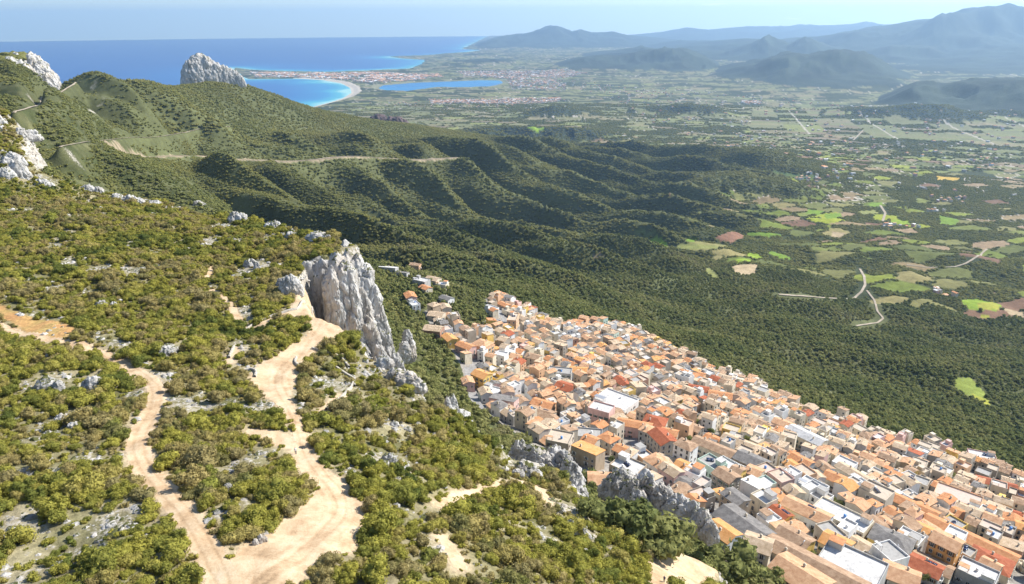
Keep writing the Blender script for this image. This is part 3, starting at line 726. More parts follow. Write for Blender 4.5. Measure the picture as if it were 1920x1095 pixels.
# named bright parcels
def paint(pix, c, lim=.0):
    p = hits(pix)
    if len(p) < 3: return
    q = p[:, :2]; lo_, hi_ = q.min(0) - 20, q.max(0) + 20
    sel = (fx > lo_[0]) & (fx < hi_[0]) & (fy > lo_[1]) & (fy < hi_[1])
    idx = np.nonzero(sel)[0]
    ins = in_poly(fx[idx] , fy[idx], q)
    col[idx[ins]] = c; OPEN.ravel()[idx[ins]] = 1
OPEN = np.zeros(GX.shape)
BR = (.22,.12,.075); G1 = (.20,.28,.03); G2 = (.15,.23,.03); G3 = (.22,.23,.075); TAN = (.36,.28,.17); YEL = (.29,.29,.045)
for pix, c in [([(1340,445),(1362,437),(1392,440),(1394,448),(1370,456),(1350,452)],BR), ([(1372,500),(1390,496),(1422,497),(1420,508),(1400,518),(1375,512)],TAN),
    ([(1220,447),(1240,446),(1252,454),(1232,458),(1222,453)],G1), ([(1378,487),(1400,485),(1416,492),(1384,495)],G1), ([(1400,474),(1420,476),(1430,483),(1418,487),(1402,482)],G1),
    ([(1270,460),(1310,459),(1350,462),(1345,468),(1300,468),(1272,466)],G3), ([(1322,502),(1335,505),(1348,522),(1342,526),(1325,515)],G3), ([(1398,437),(1440,436),(1466,442),(1440,445),(1402,443)],G2),
    ([(1180,432),(1200,428),(1240,432),(1232,440),(1196,442)],(.13,.15,.05)), ([(1286,447),(1308,449),(1302,455),(1284,454)],G2), ([(1445,470),(1470,478),(1490,487),(1465,486),(1440,476)],G2),
    ([(1800,570),(1812,562),(1835,560),(1880,573),(1868,583),(1832,582),(1812,578)],G1), ([(1832,570),(1860,566),(1876,575),(1870,582),(1835,580)],YEL), ([(1878,577),(1920,586),(1925,597),(1895,592)],TAN), ([(1838,590),(1858,592),(1852,598),(1838,596)],YEL),
    ([(1786,710),(1820,708),(1850,740),(1856,760),(1820,745),(1790,728)],(.20,.24,.05)), ([(1820,737),(1856,752),(1855,762),(1830,750)],YEL),
    ([(1628,381),(1655,379),(1652,388),(1630,387)],G2), ([(1670,412),(1705,414),(1702,421),(1672,419)],G1), ([(1560,434),(1585,438),(1575,446),(1560,444)],TAN), ([(1515,392),(1545,395),(1535,404),(1512,400)],G2),
    ([(1760,403),(1800,412),(1790,424),(1762,420)],G2), ([(1610,396),(1640,393),(1650,400),(1615,404)],G3), ([(1545,402),(1575,399),(1580,408),(1550,411)],G2), ([(1755,330),(1800,334),(1798,339),(1758,338)],(.45,.30,.06)),
    ([(1435,320),(1450,318),(1530,330),(1520,338),(1470,330)],(.10,.14,.05)), ([(1310,395),(1322,392),(1318,402),(1308,400)],G3), ([(985,238),(1020,239),(1022,246),(1000,244)],(.22,.33,.04)), ([(840,240),(860,238),(858,243),(845,244)],G3),
    ([(1110,483),(1125,474),(1140,480),(1130,486)],(.20,.16,.10))]:
    paint(pix, c)
beach = world_line([(600,150),(625,152),(648,157),(662,165),(667,173),(655,183),(630,192),(598,200)], 2) if hit(600,150) is not None else None
if beach is not None:
    sel = (fr > 6000) & (fr < 13000) & (np.abs(GA.ravel()) < .5)
    db = dist_line(fx[sel], fy[sel], SEA_W[np.array([i for i, p in enumerate(SEA_PIX) if p in ((560,147),(610,150),(645,156),(662,165),(665,174),(650,184),(625,192),(598,199))])])
    k = np.nonzero(sel)[0][db < 75]; col[k] = (.48, .43, .35)
sel = (fr > 4500) & (np.abs(LAGD.ravel()) < 60); col[sel] = (.20, .20, .12)
mask = np.zeros((n, 3)); mask[:, 0] = ROCK.ravel()
mask[:, 0] = np.where(fr > 700, mask[:, 0] * np.clip(.25 + 2.2 * fbm2(fx / 26, fy / 26, 4, 171), 0, 1.15), mask[:, 0])
mask[:, 0] *= (D_DIRT.ravel() > .5) & (D_FIELD.ravel() > 1) & (D_VILL.ravel() > 0)
mask[:, 1] = np.where(fr > 2500, .8 * (1 - FARM.ravel()), .25)
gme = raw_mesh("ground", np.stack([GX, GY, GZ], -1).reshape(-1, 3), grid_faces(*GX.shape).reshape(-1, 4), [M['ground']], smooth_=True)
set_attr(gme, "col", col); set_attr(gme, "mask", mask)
ground = tag(link("ground", gme), "wooded hills, farmed plain and mountains down to the sea", kind='structure')

# tracks as thin sheets laid on the ground
def sheet(name, inside, lift, mat, label):
    f = grid_faces(*GX.shape)
    ok = inside[:-1, :-1] | inside[1:, :-1] | inside[:-1, 1:] | inside[1:, 1:]
    f = f[ok]; ids, inv = np.unique(f, return_inverse=True)
    co = np.stack([GX.ravel()[ids], GY.ravel()[ids], GZ.ravel()[ids] + lift], -1)
    me = raw_mesh(name, co, inv.reshape(f.shape), [mat], smooth_=True)
    d = np.minimum(dist_line(co[:, 0], co[:, 1], TRACK), dist_line(co[:, 0], co[:, 1], LANE))
    rut = -np.exp(-((np.abs(d + .25 * noise2(co[:, 0] / 6, co[:, 1] / 6, 3)) - .85) / .28) ** 2) + .8 * np.exp(-(d / .45) ** 2) * 0 + .5 * np.exp(-((d - 1.9) / .35) ** 2) + .35 * np.sin(d * 2.2 + noise2(co[:, 0] / 9, co[:, 1] / 9, 4) * 3) * np.exp(-d / 6)
    set_attr(me, "rut", rut, 'FLOAT')
    return tag(link(name, me), label, kind='structure')
sheet("dirt_track", D_TRACK < 0, .03, M['dirt'], "orange dirt track winding through the shrubs")
sheet("gravel_clearing", (D_CLEAR < 0) & (D_TRACK >= 0), .05, M['dirt'], "pale gravel clearing and lane to the viewpoint")
sheet("footpath", (D_PATH < 0) & (D_CLEAR >= 0) & (D_TRACK >= 0), .04, M['dirt'], "narrow stony footpaths across the hilltop")

def ribbon(name, pix, width, mat, lift=.8, step=6.0, rmin=40, label=None, kind='structure'):
    if not isinstance(pix, np.ndarray):
        pix = np.array(pix, float); k_ = np.linspace(0, len(pix) - 1, (len(pix) - 1) * 6 + 1)
        pix = np.stack([np.interp(k_, np.arange(len(pix)), pix[:, q]) for q in (0, 1)], 1)
        pix = hits(pix, rmin=rmin)[:, :2]
        pix = pix[np.concatenate([[True], np.hypot(*np.diff(pix, axis=0).T) < 90])]
    p = chaikin(pix, 2)
    seg = np.hypot(*np.diff(p, axis=0).T); s = np.concatenate([[0], np.cumsum(seg)]); m_ = max(3, int(s[-1] / step))
    q = np.stack([np.interp(np.linspace(0, s[-1], m_), s, p[:, k]) for k in (0, 1)], 1)
    d = np.gradient(q, axis=0); d /= np.linalg.norm(d, axis=1)[:, None] + 1e-9; nn = np.stack([-d[:, 1], d[:, 0]], 1)
    rows = []
    for k in (-.5, -.17, .17, .5):
        e = q + nn * width * k * (1 + .15 * noise2(q[:, 0] / 20, q[:, 1] / 20, 7))[:, None]
        rows.append(np.concatenate([e, (H(e[:, 0], e[:, 1]) + lift)[:, None]], 1))
    V = np.stack(rows, 0)
    zc = V[..., 2].mean(0); V[..., 2] = np.maximum(V[..., 2], zc)
    me = raw_mesh(name, V.reshape(-1, 3), grid_faces(*V.shape[:2]).reshape(-1, 4), [mat], smooth_=True)
    return tag(link(name, me), label, kind=kind), q
ROADS = []
for pix, wd, lb in [
    (ROADW, 7, "pale gravel mountain road cut along the ridge side"),
    (ROADB[:, :2], 3.2, "upper dirt track on the ridge side"),
    (ROADC[:, :2], 3.5, "short pale track near the left crag")]:
    o, q = ribbon("mountain_road", pix, wd, M['dirtroad'], label=lb); ROADS.append((q, wd * .5 + (12 if wd > 6 else 6)))
for pix, wd, lb in [
    ([(1460,553),(1500,556),(1560,560),(1600,561),(1615,548),(1622,535),(1620,518),(1612,505)], 5, "pale lane bending through the wooded valley"),
    ([(1625,545),(1640,565),(1645,585),(1656,598),(1645,606),(1605,612)], 3.5, "hooked dirt lane in the valley wood"),
    ([(1700,497),(1740,502),(1790,501),(1810,495),(1835,480),(1850,468)], 5, "country road at the valley edge"),
    ([(1500,257),(1560,262),(1640,270),(1700,275),(1920,276)], 14, "long straight main road over the plain"),
    ([(1727,285),(1752,213)], 9, "pale lane in the gridded fields left of the long white shed"), ([(1800,270),(1808,218)], 9, "pale lane crossing the gridded fields right of the shed"), ([(1600,263),(1618,245)], 8, "shortest lane at the left end of the gridded fields"),
    ([(1663,267),(1697,217)], 8, "slanting lane between square fields"), ([(1835,270),(1836,213)], 6, "faint lane near the right end of the gridded fields"), ([(1880,275),(1903,252)], 8, "slanting lane at the right border of the gridded fields"),
    ([(1650,385),(1660,400),(1655,415)], 7, "farm lane between green fields")]:
    o, q = ribbon("country_road", pix, wd, M['dirtroad'], lift=1.0, rmin=500, label=lb); ROADS.append((q, wd * .5 + 9))

# ------------------------------------------------------------------ water
sa = np.radians(np.linspace(-85, 85, 900)); ss = np.linspace(math.log(2200), math.log(42500), 420)
A_, S_ = np.meshgrid(sa, ss, indexing='ij'); X_ = np.sin(A_) * np.exp(S_); Y_ = np.cos(A_) * np.exp(S_)
sme = raw_mesh("sea", np.stack([X_, Y_, 0 * X_], -1).reshape(-1, 3), grid_faces(*X_.shape).reshape(-1, 4), [M['sea']], smooth_=True)
sd_ = -sdf_poly(X_.ravel(), Y_.ravel(), SEA_W); ld_ = -sdf_poly(X_.ravel(), Y_.ravel(), LAG_W)
shore = np.clip(sd_ / 1900, 0, 1); shore = np.where(ld_ > -80, .22 + ld_ / 6000, shore)
set_attr(sme, "shore", shore, 'FLOAT')
tag(link("sea", sme), "deep blue sea turning turquoise in the sandy bay", kind='structure')

# ------------------------------------------------------------------ haze
def box_mesh(x0, x1, y0, y1, z0, z1):
    v = [(x, y, z) for z in (z0, z1) for y in (y0, y1) for x in (x0, x1)]
    return v, [(0, 2, 3, 1), (4, 5, 7, 6), (0, 1, 5, 4), (2, 6, 7, 3), (0, 4, 6, 2), (1, 3, 7, 5)]
hv, hf = box_mesh(-44000, 44000, -800, 44000, -14, 1500)
hz, nt, out = new_mat("haze")
pv = N(nt, "ShaderNodeVolumePrincipled"); pv.inputs['Color'].default_value = (.45, .70, 1.0, 1); pv.inputs['Density'].default_value = HAZE_D if 'HAZE_D' in globals() else 4.1e-5
pv.inputs['Anisotropy'].default_value = .38
nt.links.new(pv.outputs[0], out.inputs['Volume'])
haze = tag(link("haze", raw_mesh("haze", hv, hf, [hz])), "thin blue haze over the plain and mountains", kind='stuff')
print("ground done", round(time.time() - T0, 1))
# ------------------------------------------------------------------ vegetation
def ico(sub):
    import bmesh
    bm = bmesh.new(); bmesh.ops.create_icosphere(bm, subdivisions=sub, radius=1.0)
    v = np.array([q.co[:] for q in bm.verts]); f = np.array([[w.index for w in p.verts] for p in bm.faces]); bm.free()
    return v, f
ICO1, ICO2, ICO3 = ico(1), ico(2), ico(3)
def tri2quadless(*parts):             # join (v, f) lists of triangles
    V, F, o = [], [], 0
    for v, f in parts:
        V.append(v); F.append(f + o); o += len(v)
    return np.concatenate(V), np.concatenate(F)
def crown(seed, nl, R, Hh, nleaf, leaf, core=ICO1, flat=.8, base=.15):
    """crown of several lumpy boughs covered with leaf sprays; R radius, Hh height"""
    g = np.random.default_rng(seed); parts = []; C_, A_ = [], []
    for k in range(nl):
        an = g.uniform(0, 6.283); rr = R * .62 * math.sqrt(g.uniform(0, 1)) if k else 0
        lr = R * g.uniform(.24, .56) if nl > 1 else R * .85
        hz = Hh * base + (Hh * (1 - base) - lr * flat) * g.uniform(.25, 1.0) * (1 - .45 * (rr / R) ** 2)
        C_.append([math.cos(an) * rr, math.sin(an) * rr, max(hz, lr * flat * .7)]); A_.append([lr, lr, lr * flat])
    for c, a in zip(C_, A_):
        v, f = core
        n_ = noise3(v * 1.7 + g.uniform(0, 50, 3))
        parts.append((v * (np.array(a) * .82) * (1 + .28 * n_)[:, None] + c, f))
    C_, A_ = np.array(C_), np.array(A_)
    k = g.integers(0, nl, nleaf); d = g.normal(size=(nleaf, 3)); d[:, 2] = d[:, 2] * .9 + .25; d /= np.linalg.norm(d, axis=1)[:, None]
    P = C_[k] + d * A_[k] * g.uniform(.80, 1.12, nleaf)[:, None]
    P[:, 2] = np.maximum(P[:, 2], .05)
    nrm = d + g.normal(size=(nleaf, 3)) * .55; nrm /= np.linalg.norm(nrm, axis=1)[:, None]
    t = np.cross(nrm, g.normal(size=(nleaf, 3))); t /= np.linalg.norm(t, axis=1)[:, None]; b = np.cross(nrm, t)
    sz = leaf * g.uniform(.6, 1.3, nleaf)[:, None]
    v = np.stack([P + t * sz, P - t * sz * .5 + b * sz * .8, P - t * sz * .5 - b * sz * .8], 1).reshape(-1, 3)
    parts.append((v, np.arange(nleaf * 3).reshape(-1, 3)))
    return tri2quadless(*parts)
LIB = bpy.data.collections.new("plant_library")       # not linked: only a source of shapes
def proto_set(tagname, n, mat, **kw):
    c = bpy.data.collections.new(tagname); out = []
    for k in range(n):
        v, f = crown(1000 + hash_s(tagname) + k, core=kw.get('core', ICO1), nl=kw['nl'] + k % 3, R=1.0, Hh=kw['Hh'] * (0.9 + .1 * (k % 3)), nleaf=kw['nleaf'], leaf=kw['leaf'], flat=kw.get('flat', .8), base=kw.get('base', .15))
        me = raw_mesh(tagname, v, f, [mat]); out.append(me)
        c.objects.link(bpy.data.objects.new(tagname, me))
    return c, out
def hash_s(s): return sum(ord(c) * (i + 1) for i, c in enumerate(s)) % 997
SHRUB_C, SHRUB_M = proto_set("shrub_crown", 8, M['macchia'], nl=8, Hh=1.15, nleaf=1500, leaf=.07, flat=.8, base=.05)
SMALL_C, SMALL_M = proto_set("low_shrub_crown", 5, M['macchia'], nl=4, Hh=.9, nleaf=260, leaf=.13, base=.05)
TREE_C, TREE_M = proto_set("oak_crown", 6, M['oak'], nl=7, Hh=1.5, nleaf=420, leaf=.12, base=.22)
MID_C, MID_M = proto_set("wood_crown", 6, M['oak'], nl=4, Hh=1.35, nleaf=90, leaf=.2, base=.1)
SCRUB_C, _ = proto_set("scrub_clump", 5, M['slope'], nl=7, Hh=.58, nleaf=90, leaf=.17, base=.02)

def scatter_group():
    ng = bpy.data.node_groups.new("scatter", 'GeometryNodeTree')
    return ng
def scatter(name, pts, scl, coll, label, cat_kind='stuff', group=None):
    """one object: crowns placed on points with size and turn of their own"""
    pts = np.asarray(pts, np.float32)
    me = bpy.data.meshes.new(name); me.vertices.add(len(pts)); me.vertices.foreach_set('co', pts.ravel())
    a = me.attributes.new("size", 'FLOAT', 'POINT'); a.data.foreach_set('value', np.asarray(scl, np.float32))
    o = bpy.data.objects.new(name, me); COL.objects.link(o)
    ng = bpy.data.node_groups.new(name, 'GeometryNodeTree')
    ng.interface.new_socket("Geometry", in_out='INPUT', socket_type='NodeSocketGeometry')
    ng.interface.new_socket("Geometry", in_out='OUTPUT', socket_type='NodeSocketGeometry')
    gi = ng.nodes.new("NodeGroupInput"); go = ng.nodes.new("NodeGroupOutput")
    mp = ng.nodes.new("GeometryNodeMeshToPoints")
    ip = ng.nodes.new("GeometryNodeInstanceOnPoints"); ci = ng.nodes.new("GeometryNodeCollectionInfo")
    ci.inputs[0].default_value = coll; ci.inputs[1].default_value = True; ci.inputs[2].default_value = True
    ip.inputs['Pick Instance'].default_value = True
    rv = ng.nodes.new("FunctionNodeRandomValue"); rv.data_type = 'FLOAT_VECTOR'
    rv.inputs[0].default_value = (-.12, -.12, 0); rv.inputs[1].default_value = (.12, .12, 6.283)
    na = ng.nodes.new("GeometryNodeInputNamedAttribute"); na.data_type = 'FLOAT'; na.inputs[0].default_value = "size"
    cb = ng.nodes.new("ShaderNodeCombineXYZ"); rz = ng.nodes.new("FunctionNodeRandomValue"); rz.data_type = 'FLOAT'; rz.inputs[2].default_value = .75; rz.inputs[3].default_value = 1.2; rz.inputs['Seed'].default_value = 5
    ml = ng.nodes.new("ShaderNodeMath"); ml.operation = 'MULTIPLY'
    k = ng.links.new
    k(gi.outputs[0], mp.inputs[0]); k(mp.outputs[0], ip.inputs['Points']); k(ci.outputs[0], ip.inputs['Instance'])
    k(rv.outputs[0], ip.inputs['Rotation'])
    k(na.outputs[0], cb.inputs[0]); k(na.outputs[0], cb.inputs[1]); k(na.outputs[0], ml.inputs[0]); k(rz.outputs[1], ml.inputs[1]); k(ml.outputs[0], cb.inputs[2])
    k(cb.outputs[0], ip.inputs['Scale']); k(ip.outputs[0], go.inputs[0])
    md = o.modifiers.new("scatter", 'NODES'); md.node_group = ng
    return tag(o, label, kind=cat_kind, group=group)

def jgrid(x0, x1, y0, y1, s, seed):
    g = np.random.default_rng(seed)
    X, Y = np.meshgrid(np.arange(x0, x1, s), np.arange(y0, y1, s * .9))
    X = X + (np.arange(X.shape[0]) % 2)[:, None] * s * .5
    X = (X + g.uniform(-.38, .38, X.shape) * s).ravel(); Y = (Y + g.uniform(-.38, .38, Y.shape) * s).ravel()
    return X, Y, g
def inview(x, y, z, mu=220, mv=160):
    p = np.stack([x, y, z], -1); u, v = project(p)
    return (y > 10) & (u > -mu) & (u < 1920 + mu) & (v < 1095 + mv) & (v > -50)
G_D = D_DIRT

# near hill shrubs ------------------------------------------------------------
x, y, g = jgrid(-620, 200, 15, 640, 2.15, 201)
sd = samp(SD, x, y); dd = samp(D_DIRT, x, y); df = samp(D_FIELD, x, y); rk = samp(ROCK, x, y); sl = samp(SLOPE, x, y)
z = H(x, y); r = np.hypot(x, y)
big = fbm2(x / 14, y / 14, 3, 211); reg = fbm2(x / 60, y / 60, 2, 213)
size = 1.35 + 1.15 * np.clip(big + .35, 0, 1.4) + .25 * g.uniform(-1, 1, len(x))
size *= np.exp(.22 * g.normal(size=len(x)))
size = np.clip(size, .7, 3.6)
size *= np.where(r < 200, 1, 1 - .12 * smooth(200, 400, r))
pkeep = 1.02 + .32 * big - 2.2 * rk
ok = (sd < 2) & (dd > size * .42) & (df > 1.2) & (g.uniform(0, 1, len(x)) < pkeep) & (sl < 1.7) & inview(x, y, z)
# photo: belt of denser, bigger bushes between the track and the clearing
x, y, z, size, r, dd = [q[ok] for q in (x, y, z, size, r, dd)]
size = np.where(r > 240, size * 1.02, size)
# keep crowns from sitting inside one another: big ones first
order = np.argsort(-size); taken = {}; keep = []
for i in order:
    cx_, cy_ = int(x[i] // 3), int(y[i] // 3); bad = False
    for a_ in (-1, 0, 1):
        for b_ in (-1, 0, 1):
            for (xx, yy, ss_) in taken.get((cx_ + a_, cy_ + b_), ()):
                if (x[i] - xx) ** 2 + (y[i] - yy) ** 2 < (.36 * (size[i] + ss_)) ** 2: bad = True; break
            if bad: break
        if bad: break
    if not bad:
        taken.setdefault((cx_, cy_), []).append((x[i], y[i], size[i])); keep.append(i)
keep = np.array(keep)
SHX, SHY, SHZ, SHS, SHR, SHD = [q[keep] for q in (x, y, z, size, r, dd)]
print("hill shrubs", len(SHX))
# the 300 that show largest become things of their own
uu, vv = project(np.stack([SHX, SHY, SHZ + SHS * .5], -1))
dist3 = np.sqrt(SHR ** 2 + (CAM_Z - SHZ) ** 2)
app = np.where((uu > -10) & (uu < 1930) & (vv > 0) & (vv < 1100), SHS / dist3, 0)
top = np.argsort(-app)[:300]; rest = np.setdiff1d(np.arange(len(SHX)), top)
SPOTS = [(300,742,"first bend of the dirt track"), (256,848,"tight bend of the dirt track"), (350,965,"straight lower stretch of the dirt track"), (410,1060,"place where track and clearing meet"), (205,668,"half hidden upper end of the dirt track"),
    (90,610,"orange field"), (180,722,"white rock left of the track"), (100,716,"cracked rock at the far left"), (130,790,"sheet of limestone in the left scrub"), (70,885,"lower white slabs at far left"), (40,1000,"bottom left corner"), (230,960,"stony gap in the left scrub"), (200,1060,"bottom edge left of the track"),
    (314,655,"grey slab"), (428,914,"blue grey boulder"), (492,1010,"white stones in the clearing"), (470,703,"hooked stone wall"), (440,655,"short upright wall"), (480,610,"straight dry stone wall"), (560,600,"loop shrubs at the viewpoint"), (520,822,"side spur of the lane"), (585,900,"bulge of the clearing"), (545,760,"narrow neck of the lane"),
    (565,680,"curly low wall"), (625,660,"low wall below the loop"), (660,715,"winding stone wall"), (620,765,"lower winding wall"), (730,860,"limestone patch right of the lane"), (690,780,"stone strewn slope"), (640,850,"right edge of the lane"), (690,960,"right shore of the clearing"), (620,1060,"lower right corner of the clearing"), (740,1040,"bottom edge right of the clearing"),
    (790,900,"dark bush belt on the right slope"), (860,945,"left end of the right footpath"), (960,910,"middle of the right footpath"), (850,1035,"small bare strip near the bottom"), (950,1050,"brown thicket near the bottom"), (1040,980,"rock rib"), (1000,880,"white boulder heap"), (860,800,"smooth white boulder"), (920,830,"scrub above the retaining wall"), (1100,1060,"bottom edge before the right clearing"), (1200,1060,"left side of the right clearing"), (1150,1010,"rim of the hollow"), (400,780,"heart of the thicket"), (370,860,"lower heart of the thicket"), (450,850,"thicket beside the lane"), (480,950,"lower tip of the thicket"), (780,700,"ledges below the tall cliff")]
def spot(u, v):
    q = min(SPOTS, key=lambda s: (s[0] - u) ** 2 + (s[1] - v) ** 2); du, dv = u - q[0], v - q[1]
    if math.hypot(du, dv) < 22: return "right at the " + q[2]
    hor = "right" if du > 0 else "left"; ver = "below" if dv > 0 else "above"
    if abs(du) > 2 * abs(dv): return hor + " of the " + q[2]
    if abs(dv) > 2 * abs(du): return ver + " the " + q[2]
    return ver + " and " + hor + " of the " + q[2]
def shrub_words(i):
    s_ = SHS[i]
    return "%s green shrub %s" % ("very large" if s_ > 3 else "tall rounded" if s_ > 2.4 else "medium bushy" if s_ > 1.7 else "small low", spot(uu[i], vv[i]))
for i in top:
    k = int(SHX[i] * 7 + SHY[i] * 13) % len(SHRUB_M)
    o = link("shrub", SHRUB_M[k], loc=(SHX[i], SHY[i], SHZ[i] - .12), rz=float((SHX[i] * 3.7) % 6.28), sc=(SHS[i], SHS[i], SHS[i] * (.8 + .35 * ((SHY[i] * 1.7) % 1))))
    w_ = shrub_words(i); tag(o, w_, "shrub", "shrubs of the near hillside")
scatter("hillside_shrubs", np.stack([SHX, SHY, SHZ - .12], -1)[rest], SHS[rest], SHRUB_C, "dense green and olive scrub covering the near hill")
# low cushions and seedlings between the shrubs
x, y, g = jgrid(-560, 180, 15, 560, 1.3, 221)
sd = samp(SD, x, y); dd = samp(D_DIRT, x, y); df = samp(D_FIELD, x, y); rk = samp(ROCK, x, y); z = H(x, y); r = np.hypot(x, y)
ok = (sd < 3) & (dd > .35) & (df > .6) & (g.uniform(0, 1, len(x)) < .74 - 1.5 * rk) & (r < 470) & (samp(SLOPE, x, y) < 2.2) & inview(x, y, z)
scatter("low_plants", np.stack([x, y, z - .05], -1)[ok], g.uniform(.4, 1.15, ok.sum()), SMALL_C, "low cushions of scrub between stones")
print("low", ok.sum())

# wood below the cliff, around the village and down the valley ------------------------------------
def forest(name, coll, x0, x1, y0, y1, s, r0, r1, smin, smax, seed, label, dens, az=(-1.2, 1.2)):
    x, y, g = jgrid(x0, x1, y0, y1, s, seed)
    r = np.hypot(x, y); a = np.arctan2(x, y)
    k = (r > r0) & (r < r1); x, y, r, a = x[k], y[k], r[k], a[k]
    z = H(x, y); k = inview(x, y, z, 420, 160); x, y, z, r, a = x[k], y[k], z[k], r[k], a[k]
    p = dens(x, y, r, a)
    for q, wd in ROADS:
        lo_, hi_ = q.min(0) - 40, q.max(0) + 40
        m_ = (x > lo_[0]) & (x < hi_[0]) & (y > lo_[1]) & (y < hi_[1])
        if m_.any():
            pm = p[m_]; pm[dist_line(x[m_], y[m_], q) < wd] = 0; p[m_] = pm
    k = g.uniform(0, 1, len(x)) < p
    x, y, z, r = x[k], y[k], z[k], r[k]
    s_ = g.uniform(smin, smax, len(x)) * (1 + .35 * fbm2(x / 60, y / 60, 2, seed + 3))
    print(name, len(x))
    return x, y, z, s_
def d_low(x, y, r, a):
    return (samp(SD, x, y) > 4) * (samp(D_VILL, x, y) > 3.5) * (samp(OPEN, x, y) < .5) * (.93 + .5 * fbm2(x / 50, y / 50, 2, 301)) * (1 - samp(ROCK, x, y))
x, y, z, s_ = forest("near wood", None, -260, 620, 60, 760, 5.2, 60, 760, 2.3, 4.3, 231, "", d_low)
NW = (x, y, z, s_)
dist3 = np.hypot(np.hypot(x, y), CAM_Z - z); u_, v_ = project(np.stack([x, y, z + s_ * .7], -1))
# is the tree hidden by ground?
def visible(x, y, z):
    t = np.linspace(.08, .985, 90); ok = np.ones(len(x), bool)
    for q in t: ok &= (CAM_Z + (z - CAM_Z) * q) > H(x * q, y * q) - .5
    return ok
vis = visible(x, y, z + s_ * 1.3)
app = np.where(vis & (u_ > 0) & (u_ < 1920) & (v_ < 1095), s_ / dist3, 0)
top = np.argsort(-app)[:240]; rest = np.setdiff1d(np.nonzero(vis | True)[0], top)
def tree_thing(x, y, z, s, k, label, group, mesh=None, name="holm_oak", trunk_h=1.0):
    e = link(name, None, loc=(x, y, z - .2)); e.empty_display_size = .5
    e.scale = (s, s, s); e.rotation_euler = (0, 0, (x * 2.3) % 6.28)
    link("crown", mesh or TREE_M[k % len(TREE_M)], e)
    link("trunk", TRUNK, e)
    return tag(e, label, "tree", group)
def trunk_mesh():
    V, F = [], []; o = 0
    def limb(p, q, r0, r1, k=6):
        nonlocal o
        p, q = np.array(p), np.array(q); d = q - p; d = d / np.linalg.norm(d); a_ = np.cross(d, [.3, 1, .2]); a_ /= np.linalg.norm(a_); b_ = np.cross(d, a_)
        an = np.arange(k) / k * 6.2832
        for c, r in ((p, r0), ((p + q) / 2 + a_ * r0 * .3, (r0 + r1) * .5), (q, r1)):
            V.append(c + r * (np.cos(an)[:, None] * a_ + np.sin(an)[:, None] * b_))
        for j in (0, 1):
            for i in range(k): F.append([o + j * k + i, o + j * k + (i + 1) % k, o + (j + 1) * k + (i + 1) % k, o + (j + 1) * k + i])
        o += 3 * k
    limb((0, 0, -.15), (.03, 0, .55), .09, .06)
    for an in (0, 1.3, 2.5, 3.8, 5.1): limb((.03, 0, .45), (.5 * math.cos(an), .5 * math.sin(an), .95), .045, .015)
    return raw_mesh("trunk", np.concatenate(V), F, [M['bark']], smooth_=True)
TRUNK = trunk_mesh()
OSPOTS = [(740,560,"tall cliff"), (766,645,"slender rock needle"), (752,690,"short pinnacle"), (775,725,"broken ledges"), (846,755,"pale boulder tower"), (868,785,"smooth white boulder"), (940,800,"long retaining wall"), (975,830,"head of the jagged crag"), (1110,900,"foot of the jagged crag"), (1125,960,"rock rib"), (1190,985,"heart of the hollow"), (1255,1000,"right half of the hollow"), (1205,930,"broad grey crag"), (1295,960,"low grey rocks"), (1330,1030,"right clearing"), (1400,1085,"bottom of the village"),
    (725,500,"white canopy roof"), (779,496,"highest farmhouse"), (769,551,"lonely red roofed house"), (790,523,"white terrace house"), (837,560,"outlying homes"), (818,588,"tan roofed house"), (813,612,"brick walled house"), (838,640,"upper lane"), (870,690,"grey street"), (890,600,"wood between the two village arms"), (925,565,"upper street"), (870,540,"wood behind the outlying homes"), (980,560,"upper village tip"), (1028,604,"white villa set apart"), (1100,600,"lower rim of the upper village"), (1200,620,"outer rim past the villa"), (1340,690,"tall gabled house at the rim"), (1480,750,"outer rim above the church"), (1620,780,"outer rim right of the church"), (1760,825,"outer rim by the pink gabled house"), (1880,870,"right end of the outer rim"), (700,520,"cliff shoulder"), (800,660,"dark wood below the needle"), (840,710,"wood left of the tall yellow house"), (690,470,"cliff top")]
def tree_words(i):
    global SPOTS
    keep_ = SPOTS; SPOTS = OSPOTS; w_ = spot(u_[i], v_[i]); SPOTS = keep_
    return ("very large" if s_[i] > 4.6 else "large broad" if s_[i] > 3.9 else "mid sized" if s_[i] > 3.0 else "small round"), w_
for i in top:
    sz_, pl = tree_words(i)
    tree_thing(x[i], y[i], z[i], s_[i], i, "%s dark oak %s" % (sz_, pl), "oaks below the cliff and round the village")
k = rest[vis[rest] | (dist3[rest] < 520)]
scatter("oak_wood", np.stack([x, y, z - .2], -1)[k], s_[k], MID_C, "evergreen oak wood below the cliff and round the village")
def d_val(x, y, r, a):
    f = samp(FARM, x, y) > .5
    p = np.where(samp(OPEN, x, y) > .5, 0, .96) * (1 - .8 * samp(ROCK, x, y))
    if f.any():
        fcx, ftx = farm(x[f], y[f]); pf = p[f]; pf = pf * np.where(ftx, .95, .0); p[f] = pf
    return p
valley = lambda x, y, r, a: d_val(x, y, r, a) * ((a > -.18) | (samp(GZ, x, y) < 330))
x, y, z, s_ = forest("valley", None, -700, 1400, 560, 1750, 6.3, 730, 1500, 2.8, 4.8, 241, "", valley)
scatter("valley_wood", np.stack([x, y, z - .4], -1), s_, MID_C, "thick evergreen wood on the valley slopes")
mount = lambda x, y, r, a: d_val(x, y, r, a) * (~((a > -.18) | (samp(GZ, x, y) < 330))) * (samp(SD, x, y) > 6) * (1 - 2.6 * samp(ROCK, x, y)) * .95
x, y, z, s_ = forest("mount", None, -1500, 300, 400, 1750, 4.5, 430, 1650, 1.9, 3.3, 251, "", mount)
scatter("mountain_scrub", np.stack([x, y, z - .4], -1), s_ * 1.3, SCRUB_C, "low green scrub on the near mountain side")
